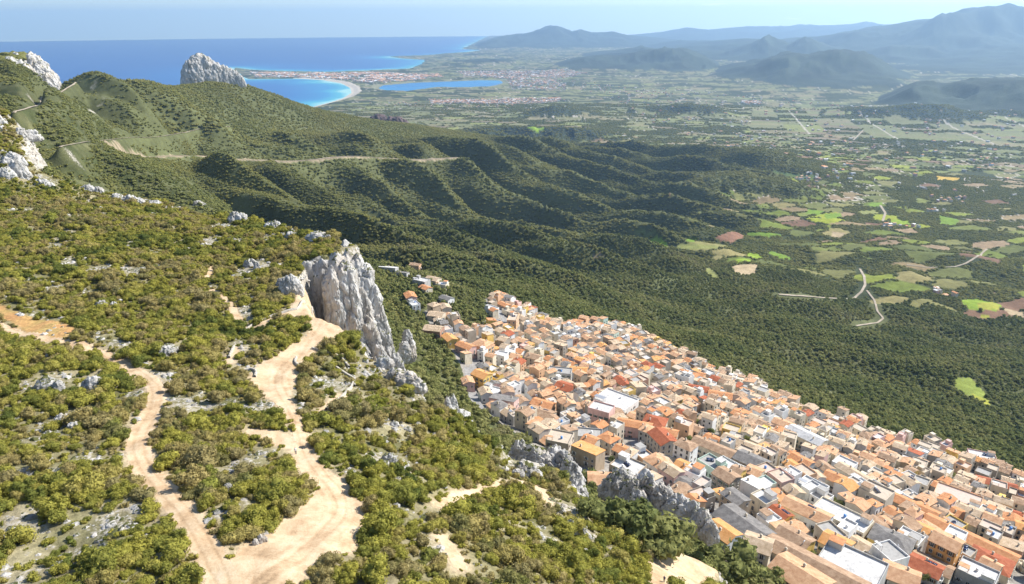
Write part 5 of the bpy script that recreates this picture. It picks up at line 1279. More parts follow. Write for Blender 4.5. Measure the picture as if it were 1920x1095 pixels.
LAND = [ # u v L W H typ roof wall angle label
 (1395,975,20,12,6,'gable','grey','tan',-58,"large grey slate roofed hall nearest the crags"), (1580,960,22,11,8.5,'flat','white','cream',-48,"long cream building with white roof terrace and parapet"),
 (1514,950,19,9,8,'gable','salmon','white',-45,"long white house under a salmon tiled roof above the cypress garden"), (1820,1003,38,9,6,'gable','orange','cream',-50,"very long low building with a red orange roof"),
 (1777,1008,10,10,14,'gable','salmon','orange',-50,"tall orange apartment block with balconies"), (1600,1048,20,14,8,'flat','white','grey',-42,"big grey flat roofed block at the bottom of the village"),
 (1648,992,15,11,8,'hip','grey','yellow',-42,"yellow house with grey hipped roof"), (1515,1036,34,9,5.5,'gable','brown','beige',-45,"very long brown roofed range near the village bottom"),
 (1503,1072,17,12,6,'gable','salmon','beige',-52,"broad salmon roofed house at the bottom edge"), (1513,812,24,11,11,'gable','white','cream',-52,"white roofed church nave"),
 (1585,864,11,10,10,'flat','white','white',-50,"bright white cube house beyond the church"), (1618,892,30,7.5,8,'gable','tan','cream',-60,"long narrow cream terrace row with tan roof"),
 (1645,915,13,11,12,'flat','tan','beige',-50,"tall beige corner building with flat terrace"), (1798,925,22,13,10,'flat','salmon','peach',-40,"broad peach walled hall"),
 (1336,862,11,9,11,'flat','grey','mint',-55,"pale mint green tower house"), (1354,880,10,9,9,'gable','brown','stone',-55,"stone house with brown roof before the mint house"),
 (1418,903,10,9,10,'shed','white','white',-50,"white house with bright sloping white roof"), (1525,905,12,9,9,'flat','white','white',-50,"white house with blue shaded terrace"),
 (1503,858,12,8,9,'gable','orange','grey',-52,"grey green house with orange gable roof near the church"), (1570,892,12,9,8,'gable','orange','beige',-45,"orange roofed house beside the white cube house"),
 (1340,833,24,8,8,'gable','brown','cream',-42,"long brown roofed row above the garden trees"), (1397,828,26,8,8,'gable','tan','cream',-42,"long tan roofed cream row left of the church"),
 (1384,848,16,11,8,'gable','grey','tan',-45,"wide grey brown roof with two dormer chimneys"), (1460,1000,12,9,7,'gable','brown','yellow',-50,"brown roofed house with bright yellow wall"),
 (1757,963,22,8,8,'gable','orange','stone',-48,"long orange roof above the tall orange block"), (1735,988,19,8,8,'gable','amber','white',-48,"amber roofed terrace left of the tall orange block"),
 (1842,850,18,10,9,'flat','white','pink',-25,"white roofed building with pink gable at the outer edge"), (1870,902,22,8,7,'gable','red','cream',-28,"long red roof near the right outer edge"),
 (1103,838,14,9,9,'shed','amber','tan',-38,"tan house with bright amber sloping roof by the lane"), (1243,815,14,11,9,'gable','red','beige',-70,"large dark red roofed house in the middle"),
 (1130,892,12,9,7,'gable','salmon','cream',-5,"salmon roofed house right above the grey crags"), (1050,815,12,11,9,'flat','tan','beige',-20,"square beige flat roofed house over the crag"),
 (1013,770,17,11,7,'gable','brown','beige',-30,"wide brown roofed barn like house at the upper edge"), (945,745,17,10,8,'shed','grey','pink',-20,"pink walled house with grey sloping roof"),
 (1018,753,15,9,7,'gable','orange','peach',-30,"orange roof behind the pink walled house"), (1142,815,9,8,9,'hip','orange','beige',-50,"small orange hipped tower house"),
 (1235,860,12,9,8,'hip','salmon','white',-55,"salmon hipped roof with white cornice"), (1212,850,13,7,7,'flat','white','peach',-60,"narrow house with pale blue white terrace"),
 (1178,868,14,11,7,'flat','white','tan',-40,"wide white terrace above the salmon hipped house"), (1105,808,14,9,7,'flat','grey','grey',-10,"plain grey block behind the amber roof"),
 (903,698,12,10,12,'gable','amber','yellow',-40,"tall bright yellow house at the near left corner"), (877,710,9,8,7,'gable','salmon','pink',-75,"pink house with salmon gable beside the tall yellow house"),
 (905,640,14,12,11,'hip','salmon','peach',-35,"big peach house with salmon hipped roof"), (1028,604,22,9,7,'gable','salmon','white',-35,"white villa with salmon roof set apart at the lower edge"),
 (813,612,15,11,8,'gable','tan','brick',-15,"brick walled house with tan roof near the trees"), (818,586,14,11,6,'gable','tan','beige',-15,"tan roofed house above the brick house"),
 (1050,692,18,10,9,'flat','grey','grey',-12,"pale grey blank walled block"), (1085,690,14,10,8,'gable','amber','white',-12,"white house with amber roof right of the blank block"),
 (1062,722,15,12,8,'gable','red','white',-35,"white house with deep red roof"), (1000,665,12,9,9,'gable','brown','cream',-30,"cream house with brown gable in the upper village"),
 (962,592,9,18,9,'flat','tan','peach',-10,"long peach block beside the upper street"), (838,627,13,9,7,'gable','amber','yellow',-60,"yellow walled house with amber roof by the upper lane"),
 (922,728,13,9,7,'flat','white','white',-30,"white courtyard house under the yellow house"), (873,645,15,9,8,'gable','orange','pink',-40,"orange roofed house left of the big peach house"),
 (779,494,15,10,7,'gable','brown','peach',-20,"brown roofed farmhouse standing highest among trees"), (769,551,14,10,7,'gable','orange','pink',-70,"red orange roofed house alone on the wooded slope"),
 (776,566,12,8,6,'flat','white','white',-60,"white annex below the lonely red house"), (790,522,16,10,9,'flat','white','grey',-30,"white terrace house among the outlying homes"),
 (837,556,13,9,7,'gable','grey','white',-40,"white house with grey roof among the outlying homes"), (835,572,10,9,8,'gable','tan','beige',-70,"tan roofed house among the outlying homes"),
 (728,500,20,9,4,'shed','white','grey',-15,"white canopy roof at the far end of the village"), (745,506,12,8,4,'shed','grey','grey',-15,"dark canopy beside the white canopy"), (812,520,15,11,5,'gable','tan','cream',-30,"low tan roofed house behind the outlying homes"), (826,528,12,9,5,'flat','white','cream',-20,"low white house at the orchard edge"),
 (797,536,12,9,6,'gable','orange','cream',-45,"orange roof under the white terrace house"), (922,575,12,9,6,'flat','white','white',-40,"white flats along the upper street"), (925,600,13,9,6,'flat','white','grey',-30,"grey and white flats over the upper street"), (945,568,14,8,6,'gable','orange','peach',-50,"orange roof at the top of the upper street"),
 (1155,745,24,18,10,'flat','white','white',-40,"dazzling white stepped terraces in the middle"), (1128,760,14,10,11,'flat','white','pink',-30,"pinkish white tower house by the white terraces"), (1190,790,20,8,8,'gable','orange','pink',-20,"orange roof over pink walls in the shadowed block"), (1215,785,13,11,9,'hip','red','cream',-25,"round fronted house with dark orange hipped roof"),
 (1470,790,14,9,8,'gable','salmon','cream',-45,"salmon roof just left above the church"), (1585,845,0.1,0.1,0,'skip','','',0,""), (1360,705,12,10,10,'gable','tan','white',-35,"tall white gabled house standing at the lower rim"), (1310,725,16,10,8,'gable','red','white',-20,"red roofed house near the lower rim"), (1345,735,18,11,8,'gable','orange','pink',-20,"long orange roof with pink tower near the lower rim"),
 (1570,1010,10,9,7,'gable','amber','cream',-45,"small amber roofed house with solar panels"), (1480,1025,9,9,6,'gable','tan','cream',-30,"little tan roofed cream house"), (1405,1005,10,8,6,'gable','amber','white',-55,"amber and red roofed house by the dark tree"), (1440,1020,12,10,6,'flat','white','white',-55,"white terrace with dish beside the amber house"),
 (1690,1000,9,8,9,'flat','white','white',-50,"slim white house with blue stair wall"), (1715,1030,14,8,5,'gable','brown','cream',-45,"low brown roof behind the long garden wall"), (1745,1040,11,9,6,'gable','red','grey',-45,"small red roof before the tall orange block"), (1690,1070,12,10,6,'gable','salmon','cream',-35,"salmon roof at the bottom by the cars"),
 (1860,1045,15,12,7,'hip','red','cream',-45,"red hipped roof right of the garden trees"), (1815,1055,13,10,8,'flat','white','grey',-45,"grey walled white terrace below the long orange roof")]
for (u, v, L_, W_, H_, typ, rc, wc, ang, lb) in LAND:
    if typ == 'skip': continue
    L_, W_ = L_ * .92, W_ * .92
    p = hit(u, v, H_ + 1.2, rmin=150)
    h = dict(x=p[0], y=p[1], ang=math.radians(ang), L=L_, W=W_)
    # nudge clear of neighbours already standing
    for it in range(12):
        bad = [k for k in HOUSES if obb_hit(h, k)]
        if not bad: break
        for k in bad:
            d = np.array([h['x'] - k['x'], h['y'] - k['y']]); d = d / (np.linalg.norm(d) + .1); h['x'] += d[0] * 1.2; h['y'] += d[1] * 1.2
    if any(obb_hit(h, k) for k in HOUSES):
        h['L'] *= .8; h['W'] *= .8
        if any(obb_hit(h, k) for k in HOUSES): print("dropped", lb); continue
    add_house(h['x'], h['y'], h['ang'], h['L'], h['W'], H_, typ, rc, wc, label=lb, land=True)
TOWER = hit(1538, 848, 0, 150); tw = dict(x=TOWER[0], y=TOWER[1], ang=math.radians(-52), L=6.5, W=6.5)
g = np.random.default_rng(77)
STREETS = [world_line(p, 2) for p in ([(878,690),(885,740),(905,775)], [(900,640),(893,665),(888,700)], [(935,580),(955,620),(975,640),(990,655)], [(1180,800),(1190,830),(1200,870),(1215,890)], [(1085,860),(1100,880),(1115,905)],
    [(1330,1000),(1345,980),(1340,955)], [(1600,1010),(1630,1030),(1680,1065),(1720,1095)], [(1560,960),(1575,985),(1610,1015)], [(1520,880),(1560,905),(1600,930),(1650,960),(1700,985)], [(1290,830),(1330,870),(1330,900)])]
def near_street(x, y): return min(dist_line(np.array([x]), np.array([y]), s)[0] for s in STREETS)
sdir_ = np.array([math.cos(math.radians(-50)), math.sin(math.radians(-50))]); tdir = np.array([-sdir_[1], sdir_[0]])
org = np.array([30., 300.]); row = 0
wts_r = ['orange'] * 12 + ['salmon'] * 27 + ['brown'] * 24 + ['tan'] * 30 + ['grey'] * 5 + ['red'] * 3 + ['amber'] * 4
wts_w = ['white'] * 30 + ['cream'] * 28 + ['beige'] * 20 + ['tan'] * 13 + ['stone'] * 9 + ['pink'] * 5 + ['peach'] * 7 + ['yellow'] * 4 + ['grey'] * 7 + ['brick'] * 2 + ['mint'] * 1
t = -160.0
YARDS = []
while t < 330:
    depth = g.uniform(6.4, 8.6); s = -480.0
    while s < 480:
        fr_ = g.uniform(4.8, 9.4)
        for tries in (0, 1):
            sc_, tc_ = s + fr_ / 2, t + g.uniform(-.7, .7)
            warp = 26 * noise2(np.array([sc_ / 120]), np.array([tc_ / 130]), 71)[0]; dw = (26 * noise2(np.array([(sc_ + 6) / 120]), np.array([tc_ / 130]), 71)[0] - warp) / 6
            xy = org + sdir_ * sc_ + tdir * (tc_ + warp)
            a_ = math.radians(-50) + math.atan(dw) + g.normal() * .11
            if g.uniform() < .12: a_ += math.pi / 2 * 0
            h = dict(x=xy[0], y=xy[1], ang=a_, L=fr_ - .3, W=depth * g.uniform(.86, 1.02))
            if samp(D_VILL, xy[0:1], xy[1:2])[0] > -3.0: break
            if near_street(*xy) < 2.2 + depth * .42: break
            if obb_hit(h, tw): break
            if any(abs(k['x'] - h['x']) < 40 and abs(k['y'] - h['y']) < 40 and obb_hit(h, k) for k in HOUSES):
                if tries == 0 and fr_ > 8: fr_ *= .55; continue
                break
            fl = g.uniform()
            typ = 'gable' if fl < .54 else 'flat' if fl < .84 else 'shed' if fl < .95 else 'hip'
            rc = wts_r[g.integers(len(wts_r))]; wc = wts_w[g.integers(len(wts_w))]
            if typ == 'flat': rc = ['white', 'white', 'tan', 'grey', 'tan', 'salmon', 'tan'][g.integers(7)]
            if g.uniform() < .06:
                YARDS.append((xy[0], xy[1])); break      # a garden or yard
            cross = g.uniform() < .3 and typ != 'flat'
            H_ = [3.2, 5.8, 6.2, 7.6, 8.8, 9.4, 11.0][g.integers(7)] * g.uniform(.92, 1.08)
            if cross: add_house(xy[0], xy[1], a_ + math.pi / 2, h['W'], h['L'], H_, typ, rc, wc, sl=.30)
            else: add_house(xy[0], xy[1], a_, h['L'], h['W'], H_, typ, rc, wc, sl=g.uniform(.26, .42))
            break
        s += fr_ + (g.uniform(1.2, 3.5) if g.uniform() < .18 else 0.0)
    row += 1
    t += depth + (g.uniform(2.6, 4.2) if row % 2 == 0 else .7)
print("houses", len(HOUSES))
# ---- build
for h in HOUSES:
    h['d'] = math.sqrt(h['x'] ** 2 + h['y'] ** 2 + (CAM_Z - h['z']) ** 2)
    h['u'], h['v'] = [float(q) for q in project(np.array([h['x'], h['y'], h['z'] + h['H']]))]
    inside_ = -10 < h['u'] < 1930 and 0 < h['v'] < 1110
    h['app'] = (math.sqrt(h['L'] * h['W']) + h['H'] * .4) / h['d'] * (1 if inside_ else .01) * (3 if h.get('land') else 1)
HOUSES.sort(key=lambda h: -h['app'])
LM = [h for h in HOUSES if h.get('land')]
SHORT = {'flat': 'terrace roof', 'gable': 'gabled roof', 'shed': 'sloping roof', 'hip': 'hipped roof'}
used = {}
COLW = {'amber': 'amber orange', 'tan': 'sandy', 'white': 'white'}
def nearby_word(h):
    best = sorted(LM, key=lambda k: (k['u'] - h['u']) ** 2 + (1.6 * (k['v'] - h['v'])) ** 2)
    out = []
    for k in best[:6]:
        du, dv = h['u'] - k['u'], h['v'] - k['v']
        d = ("right of" if du > 0 else "left of") if abs(du) > 1.2 * abs(dv) else ("below" if dv > 0 else "above")
        out.append((d, k['label']))
    return out
def trim(s, n): return " ".join(s.split()[:n])
CORE = {}
for h in LM:
    w_ = h['label'].split(); stop = ('with', 'under', 'beside', 'near', 'nearest', 'above', 'at', 'below', 'behind', 'right', 'left', 'over', 'among', 'standing', 'set', 'in', 'by', 'before', 'alone', 'along', 'just', 'beyond')
    k = len(w_)
    for i, q in enumerate(w_):
        if q in stop and i >= 3: k = i; break
    core = " ".join(w_[:min(k, 7)])
    if core in CORE.values() or len(core.split()) < 2: core = " ".join(w_[:8])
    CORE[id(h)] = core
def proc_label(h):
    st = "low" if h['H'] < 4.5 else "tall" if h['H'] > 8 else ""
    ln = "long" if max(h['L'], h['W']) > 12 else "narrow" if min(h['L'], h['W']) < 6 else ""
    head = " ".join(q for q in (st, ln, h['wc'], "house,", COLW.get(h['rc'], h['rc']), SHORT[h['typ']] + ",") if q)
    best = sorted(LM, key=lambda k: (k['u'] - h['u']) ** 2 + (1.6 * (k['v'] - h['v'])) ** 2)
    for k in best[:5]:
        du, dv = h['u'] - k['u'], h['v'] - k['v']
        d = ("right of" if du > 0 else "left of") if abs(du) > 1.2 * abs(dv) else ("below" if dv > 0 else "above")
        room = 16 - len(head.split()) - len(d.split()) - 1
        lb = "%s %s the %s" % (head, d, trim(CORE[id(k)], room))
        if lb not in used: break
    else:
        for o in ("second", "third", "fourth", "fifth"):
            l2 = trim(o + " " + lb, 16)
            if l2 not in used: lb = l2; break
    used[lb] = 1; return lb
for h in LM: used[h['label']] = 1
def house_local_vf(h):
    return roof_parts(h['L'], h['W'], h['H'], h['typ'], h['sl'])
def build_house(h, rank):
    e = bpy.data.objects.new("village_house", None); COL.objects.link(e); e.empty_display_size = 1
    base = h['z'] - .3; e.location = (h['x'], h['y'], base); e.rotation_euler = (0, 0, h['ang'])
    (wv, wf), (rv, rf) = house_local_vf(h)
    link("wall", qmesh("wall", (wv, wf), M['w_' + h['wc']]), e)
    flat = h['typ'] == 'flat'
    rm = M[FLATM.get(h['rc'], 'f_grey')] if flat else M['r_' + h['rc']] if h['rc'] != 'white' else M['f_white']
    ro = link("roof", qmesh("roof", (rv, rf), rm), e)
    rg = np.random.default_rng(int(h['x'] * 31 + h['y'] * 17) % 99991)
    hl, hw, Hh = h['L'] / 2, h['W'] / 2, h['H']
    if not flat:
        c = link("chimney", CHIM_ME, ro); xx = rg.uniform(-.6, .6) * hl; yy = rg.choice([-.45, .45]) * hw
        zt = Hh + (hw - abs(yy)) * h['sl'] if h['typ'] != 'shed' else Hh + (hw - yy) * h['sl'] * .6
        c.location = (xx, yy, zt + .1)
        if rg.uniform() < .14 and h['typ'] == 'gable' and h['L'] > 7:
            s_ = link("solar_panel", SOL_ME, ro); s_.location = (rg.uniform(-.4, .4) * hl, hw * .5, Hh + hw * .5 * h['sl'] + .32); s_.rotation_euler = (-math.atan(h['sl']), 0, 0)
    else:
        if rg.uniform() < .62 and min(h['L'], h['W']) > 6:
            sx, sy = rg.uniform(1.4, 2.2), rg.uniform(1.3, 1.9); ox, oy = rg.choice([-1, 1]) * (hl - sx - .5), rg.choice([-1, 1]) * (hw - sy - .5)
            v, f = bx(ox - sx, ox + sx, oy - sy, oy + sy, Hh + .02, Hh + 2.5)
            sr = link("stair_room", qmesh("stair_room", (v, f), M['w_' + (h['wc'] if rg.uniform() < .6 else 'white')]), e)
            v, f = bx(ox - sx - .15, ox + sx + .15, oy - sy - .15, oy + sy + .15, Hh + 2.502, Hh + 2.68); link("roof_slab", qmesh("roof_slab", (v, f), M[rg.choice(['f_white', 'f_grey', 'r_orange', 'r_brown'])]), sr)
        if rg.uniform() < .5:
            s_ = link("water_tank", TANK_ME if rg.uniform() < .25 else TANKW_ME, e); s_.location = (rg.uniform(-.2, .2) * hl, rg.uniform(-.5, .5) * hw, Hh + .04)
        if rg.uniform() < .3 and h['L'] > 8:
            s_ = link("solar_panel", SOL_ME, e); s_.location = (rg.uniform(-.3, .3) * hl, rg.uniform(-.3, .3) * hw, Hh + .5); s_.rotation_euler = (.35, 0, rg.uniform(0, 6))
        if rg.uniform() < .4:
            k = .26 * hw * rg.uniform(1, 2.2); v, f = bx(-hl + .3, -hl + .3 + h['L'] * rg.uniform(.25, .45), -hw + .3, -hw + .3 + k, Hh + 2.2, Hh + 2.34)
            pp = [(v, f)] + [bx(a_ - .06, a_ + .06, b_ - .06, b_ + .06, Hh + .04, Hh + 2.2) for a_ in (v[:, 0].min() + .1, v[:, 0].max() - .1) for b_ in (v[:, 1].min() + .1, v[:, 1].max() - .1)]
            link("pergola", qmesh("pergola", joinq(pp), M[rg.choice(['f_white', 'r_brown', 'r_salmon', 'metal'])]), e)
    # openings on the walls that face the camera side
    tocam = np.array([-h['x'], -h['y']]); tocam = tocam / np.linalg.norm(tocam)
    shut = rg.choice(['shut_g', 'shut_b', 'frame'])
    for (nx, ny, half, other) in ((0, -1, hl, hw), (0, 1, hl, hw), (-1, 0, hw, hl), (1, 0, hw, hl)):
        c_, s_ = math.cos(h['ang']), math.sin(h['ang']); wn_ = np.array([c_ * nx - s_ * ny, s_ * nx + c_ * ny])
        if wn_ @ tocam < -.25: continue
        if (nx != 0) and rg.uniform() < .45: continue
        nfl = max(1, int(Hh // 2.8)); ncol = max(1, int(half * 2 / 2.9))
        rot = math.atan2(-nx, ny)            # local +y of the window points out
        drawn_door = False
        for fl in range(nfl):
            for k in range(ncol):
                if rg.uniform() < .22: continue
                off = (k + .5) / ncol * 2 * half - half; zc = fl * 2.8 + 1.75
                if zc > Hh - .8: continue
                tall = rg.uniform() < .35
                if fl == 0 and not drawn_door and rg.uniform() < .5:
                    d_ = link("door", DOOR_ME, e); drawn_door = True; zz = .35
                else:
                    g_, f_, sh_ = window_meshes(tall, shut); d_ = link("window", g_, e); zz = zc
                    if rank < 110: link("frame", f_, d_)
                    if rank < 60 and rg.uniform() < .7:
                        for q in (-1, 1):
                            s2 = link("shutter", sh_, d_); s2.location = (q * .92, .03, 0)
                if nx == 0: d_.location = (off, ny * (other + .003), zz)
                else: d_.location = (nx * (other + .003), off, zz)
                d_.rotation_euler = (0, 0, rot)
        if rank < 150 and nfl >= 2 and rg.uniform() < .25:
            v, f = joinq([bx(-1.3, 1.3, 0, .9, 2.9, 3.02), bx(-1.3, 1.3, .86, .9, 3.02, 3.9), bx(-1.3, -1.26, 0, .86, 3.02, 3.9), bx(1.26, 1.3, 0, .86, 3.02, 3.9)])
            b_ = link("balcony", qmesh("balcony", (v, f), M[rg.choice(['w_beige', 'w_white', 'w_grey', 'metal'])]), e)
            b_.rotation_euler = (0, 0, rot); b_.location = (0, ny * (other + .003), 0) if nx == 0 else (nx * (other + .003), 0, 0)
    return tag(e, h.get('label') or proc_label(h), "house", "village houses on the slope below the cliff")
single = HOUSES[:300]; many = HOUSES[300:]
for k, h in enumerate(single): build_house(h, k)
# everything smaller goes into one object
V, F, MI, o = [], [], [], 0; mats = []; mid_ = {}
def put(vf, mname):
    global o
    v, f = vf
    if mname not in mid_: mid_[mname] = len(mats); mats.append(M[mname])
    V.append(v); F.extend([tuple(dict.fromkeys(int(i) + o for i in q)) for q in f]); MI.extend([mid_[mname]] * len(f)); o += len(v)
for h in many:
    (wv, wf), (rv, rf) = house_local_vf(h); c = (h['x'], h['y'], h['z'] - .3); a = h['ang']
    put((rotz(wv, a, c), wf), 'w_' + h['wc'])
    put((rotz(rv, a, c), rf), FLATM.get(h['rc'], 'f_grey') if h['typ'] == 'flat' else ('r_' + h['rc'] if h['rc'] != 'white' else 'f_white'))
    rg = np.random.default_rng(int(h['x'] * 31 + h['y'] * 17) % 99991); hl, hw, Hh = h['L'] / 2, h['W'] / 2, h['H']
    if h['typ'] == 'flat':
        if rg.uniform() < .6:
            ox, oy = rg.choice([-1, 1]) * (hl - 2.2), rg.choice([-1, 1]) * (hw - 2)
            put((rotz(bx(ox - 1.5, ox + 1.5, oy - 1.4, oy + 1.4, Hh + .05, Hh + 2.5)[0], a, c), bx(0, 1, 0, 1, 0, 1)[1]), 'w_' + h['wc'])
    else:
        xx = rg.uniform(-.6, .6) * hl; zt = Hh + hw * .5 * h['sl']
        put((rotz(bx(xx - .35, xx + .35, hw * .4, hw * .4 + .6, zt - .6, zt + 1.3)[0], a, c), bx(0, 1, 0, 1, 0, 1)[1]), 'w_beige')
    for ny in (-1, 1):
        for fl in range(max(1, int(Hh // 2.8))):
            for k in range(max(1, int(hl * 2 / 3))):
                if rg.uniform() < .35: continue
                off = (k + .5) / max(1, int(hl * 2 / 3)) * 2 * hl - hl; zc = fl * 2.8 + 1.7
                yy = sorted((ny * (hw - .02), ny * (hw + .05)))
                put((rotz(bx(off - .5, off + .5, yy[0], yy[1], zc - .7, zc + .7)[0], a, c), bx(0, 1, 0, 1, 0, 1)[1]), 'glass')
me = bpy.data.meshes.new("distant_village_houses"); me.from_pydata(np.concatenate(V).tolist(), [], F)
for mm in mats: me.materials.append(mm)
me.polygons.foreach_set('material_index', np.array(MI, np.int32))
tag(link("distant_village_houses", me), "smaller houses packed through the far side of the village", kind='stuff')
# ---- bell tower
e = link("bell_tower", None, loc=(TOWER[0], TOWER[1], TOWER[2] - .5)); e.rotation_euler = (0, 0, math.radians(-52)); e.empty_display_size = 1
link("shaft", qmesh("shaft", joinq([bx(-2.4, 2.4, -2.4, 2.4, -5, 13), bx(-2.7, 2.7, -2.7, 2.7, 13, 13.4)]), M['w_cream']), e)
pp = [bx(a_ - .45, a_ + .45, b_ - .45, b_ + .45, 13.4, 17) for a_ in (-1.85, 1.85) for b_ in (-1.85, 1.85)] + [bx(-2.4, 2.4, -2.4, 2.4, 17, 17.5), bx(-2.7, 2.7, -2.7, 2.7, 17.5, 17.8)]
link("belfry", qmesh("belfry", joinq(pp), M['w_cream']), e)
link("roof", qmesh("roof", (np.array([(-2.5, -2.5, 17.8), (2.5, -2.5, 17.8), (2.5, 2.5, 17.8), (-2.5, 2.5, 17.8), (0, 0, 19.6)]), [(0, 1, 4, 4), (1, 2, 4, 4), (2, 3, 4, 4), (3, 0, 4, 4)]), M['f_tan']), e)
v, f = cyl(.7, 1.1); bl = link("bell", raw_mesh("bell", v, f, [M['metal']]), e); bl.location = (0, 0, 15)
tag(e, "square cream bell tower rising right of the church nave", "tower")
# ---- streets
for q, wd, lb in zip(STREETS, (6, 7, 4, 4, 4, 4, 6, 4, 4, 4), ("grey street with parked cars by the tall yellow house", "upper street past the peach house", "street between the orange houses", "dark lane in the middle", "lane by the amber house", "lane to the village bottom", "car park street at the village bottom", "lane under the white terrace", "long lane beside the church", "garden lane")):
    rows = []
    seg = np.hypot(*np.diff(q, axis=0).T); s = np.concatenate([[0], np.cumsum(seg)]); m_ = max(3, int(s[-1] / 3)); q = np.stack([np.interp(np.linspace(0, s[-1], m_), s, q[:, k]) for k in (0, 1)], 1)
    d = np.gradient(q, axis=0); d /= np.linalg.norm(d, axis=1)[:, None] + 1e-9; nn = np.stack([-d[:, 1], d[:, 0]], 1)
    V_ = np.stack([np.concatenate([q + nn * wd * k, (H(*(q + nn * wd * k).T) + .15)[:, None]], 1) for k in (-.5, -.2, .2, .5)], 0)
    V_[..., 2] = np.maximum(V_[..., 2], V_[..., 2].mean(0))
    if 'M_street' not in globals(): M_street = noise_col_mat("worn_asphalt", (.20, .195, .185), (.30, .29, .28), .5)
    tag(link("street", raw_mesh("street", V_.reshape(-1, 3), grid_faces(*V_.shape[:2]).reshape(-1, 4), [M_street], smooth_=True)), lb, kind='structure')
# ---- cars
def car_parts(paint):
    prof = [(-2.05, .35), (-2.1, .75), (-1.95, .95), (-1.55, 1.02), (-1.15, 1.42), (.55, 1.45), (1.1, 1.0), (1.85, .88), (2.1, .7), (2.1, .35)]
    def ext(pr, w, taper=0):
        n_ = len(pr); v = [(x, -w + (.18 if z > 1.1 else 0), z) for x, z in pr] + [(x, w - (.18 if z > 1.1 else 0), z) for x, z in pr]
        return v, n_
    v, n_ = ext(prof, .86)
    f = [tuple(range(n_)), tuple(range(2 * n_ - 1, n_ - 1, -1))] + [(i, i + n_, (i + 1) % n_ + n_, (i + 1) % n_) for i in range(n_)]
    body = bpy.data.meshes.new("body"); body.from_pydata(v, [], f); body.materials.append(paint)
    gl = qmesh("windows", joinq([bx(-1.05, .5, -.80, .80, 1.08, 1.36)]), M['glass']) if False else None
    pts = [(-1.42, 1.09), (-1.14, 1.38), (.52, 1.40), (.98, 1.07)]
    v, n_ = [(x, -.875 + (.17 if z > 1.2 else 0), z) for x, z in pts] + [(x, .875 - (.17 if z > 1.2 else 0), z) for x, z in pts], 4
    gl = bpy.data.meshes.new("windows"); gl.from_pydata(v, [], [(0, 1, 2, 3), (7, 6, 5, 4)] + [(i, i + 4, (i + 1) % 4 + 4, (i + 1) % 4) for i in range(4)]); gl.materials.append(M['glass'])
    return body, gl
v, f = cyl(.33, .2, 14); v = v[:, [0, 2, 1]]; WHEEL = raw_mesh("wheel", v, f[:, ::-1], [plain_mat("rubber", (.02, .02, .02), .8)])
PAINT = {k: plain_mat(k + "_car_paint", c, .25, .1) for k, c in {'white': (.75, .75, .75), 'black': (.02, .02, .025), 'silver': (.45, .46, .48), 'blue': (.06, .12, .30), 'red': (.4, .03, .03)}.items()}
CARM = {k: car_parts(p) for k, p in PAINT.items()}
for (u, v_, c, ang, lb) in [(899,666,'blue',-80,"dark blue car parked on the upper street"), (901,679,'black',-78,"black car parked along the grey street railing"), (899,684,'black',-60,"second black car close behind the first"), (900,688,'silver',-60,"silver car last in the street row"), (833,613,'silver',-60,"silver car beside the brick walled house"),
        (1614,1018,'white',-35,"white car by the yellow house corner"), (1630,1034,'silver',-25,"silver car in the small car park"), (1648,1042,'white',-20,"white car in the small car park"), (1666,1052,'black',-50,"black car in the car park lane"), (1700,1080,'white',-50,"white car lowest in the car park lane"),
        (1352,985,'blue',-80,"blue car in the lane by the grey hall"), (1552,1012,'silver',-40,"silver car behind the garden trees"), (1682,1064,'red',-48,"red car between the white cars in the lane")]:
    p = hit(u, v_, .6, 100)
    if p is None: continue
    z_ = float(H(p[0:1], p[1:2])[0])
    e = link("parked_car", None, loc=(p[0], p[1], z_ + .32)); e.rotation_euler = (0, 0, math.radians(ang)); e.empty_display_size = .5
    link("body", CARM[c][0], e); link("windows", CARM[c][1], e)
    for i in (-1.3, 1.3):
        for j in (-.95, .75): w_ = link("wheel", WHEEL, e); w_.location = (i, j, .33)
    tag(e, lb, "car", "cars parked in the village")
# ---- long garden walls
def wall_thing(pix, hgt, thick, mat, label, up=0, name="stone_wall", rmin=60):
    q = chaikin(hits(pix, up, rmin)[:, :2], 2); seg = np.hypot(*np.diff(q, axis=0).T); s = np.concatenate([[0], np.cumsum(seg)]); m_ = max(3, int(s[-1] / .8)); q = np.stack([np.interp(np.linspace(0, s[-1], m_), s, q[:, k]) for k in (0, 1)], 1)
    d = np.gradient(q, axis=0); d /= np.linalg.norm(d, axis=1)[:, None] + 1e-9; nn = np.stack([-d[:, 1], d[:, 0]], 1); z0 = H(q[:, 0], q[:, 1])
    wob_ = .12 * noise2(q[:, 0] / .9, q[:, 1] / .9, 5)
    V_ = np.stack([np.stack([*(q + nn * k * thick).T, z0 + zz + (wob_ if zz > 0 else 0)], 1) for k, zz in ((-.6, -.6), (-.5, hgt * .9), (-.3, hgt), (.3, hgt), (.5, hgt * .9), (.6, -.6))], 0)
    return tag(link(name, raw_mesh(name, V_.reshape(-1, 3), grid_faces(*V_.shape[:2]).reshape(-1, 4)[:, ::-1], [mat])), label, "wall")
wall_thing([(876,752),(905,775),(930,790),(945,805),(955,818)], 2.2, .7, M['w_stone'], "long grey retaining wall above the first houses", rmin=150)
wall_thing([(990,796),(1020,803),(1050,806),(1066,808)], 3.5, .6, M['w_stone'], "tall stone wall right of the yard garden", rmin=150)
wall_thing([(1655,1010),(1690,1035),(1740,1065),(1780,1090)], 2.2, .5, M['w_beige'], "tan garden wall beside the car park lane", rmin=150)
M['drystone'] = noise_col_mat("dry_stone", (.30, .27, .22), (.55, .51, .44), 1.8, .95, .8, 5)
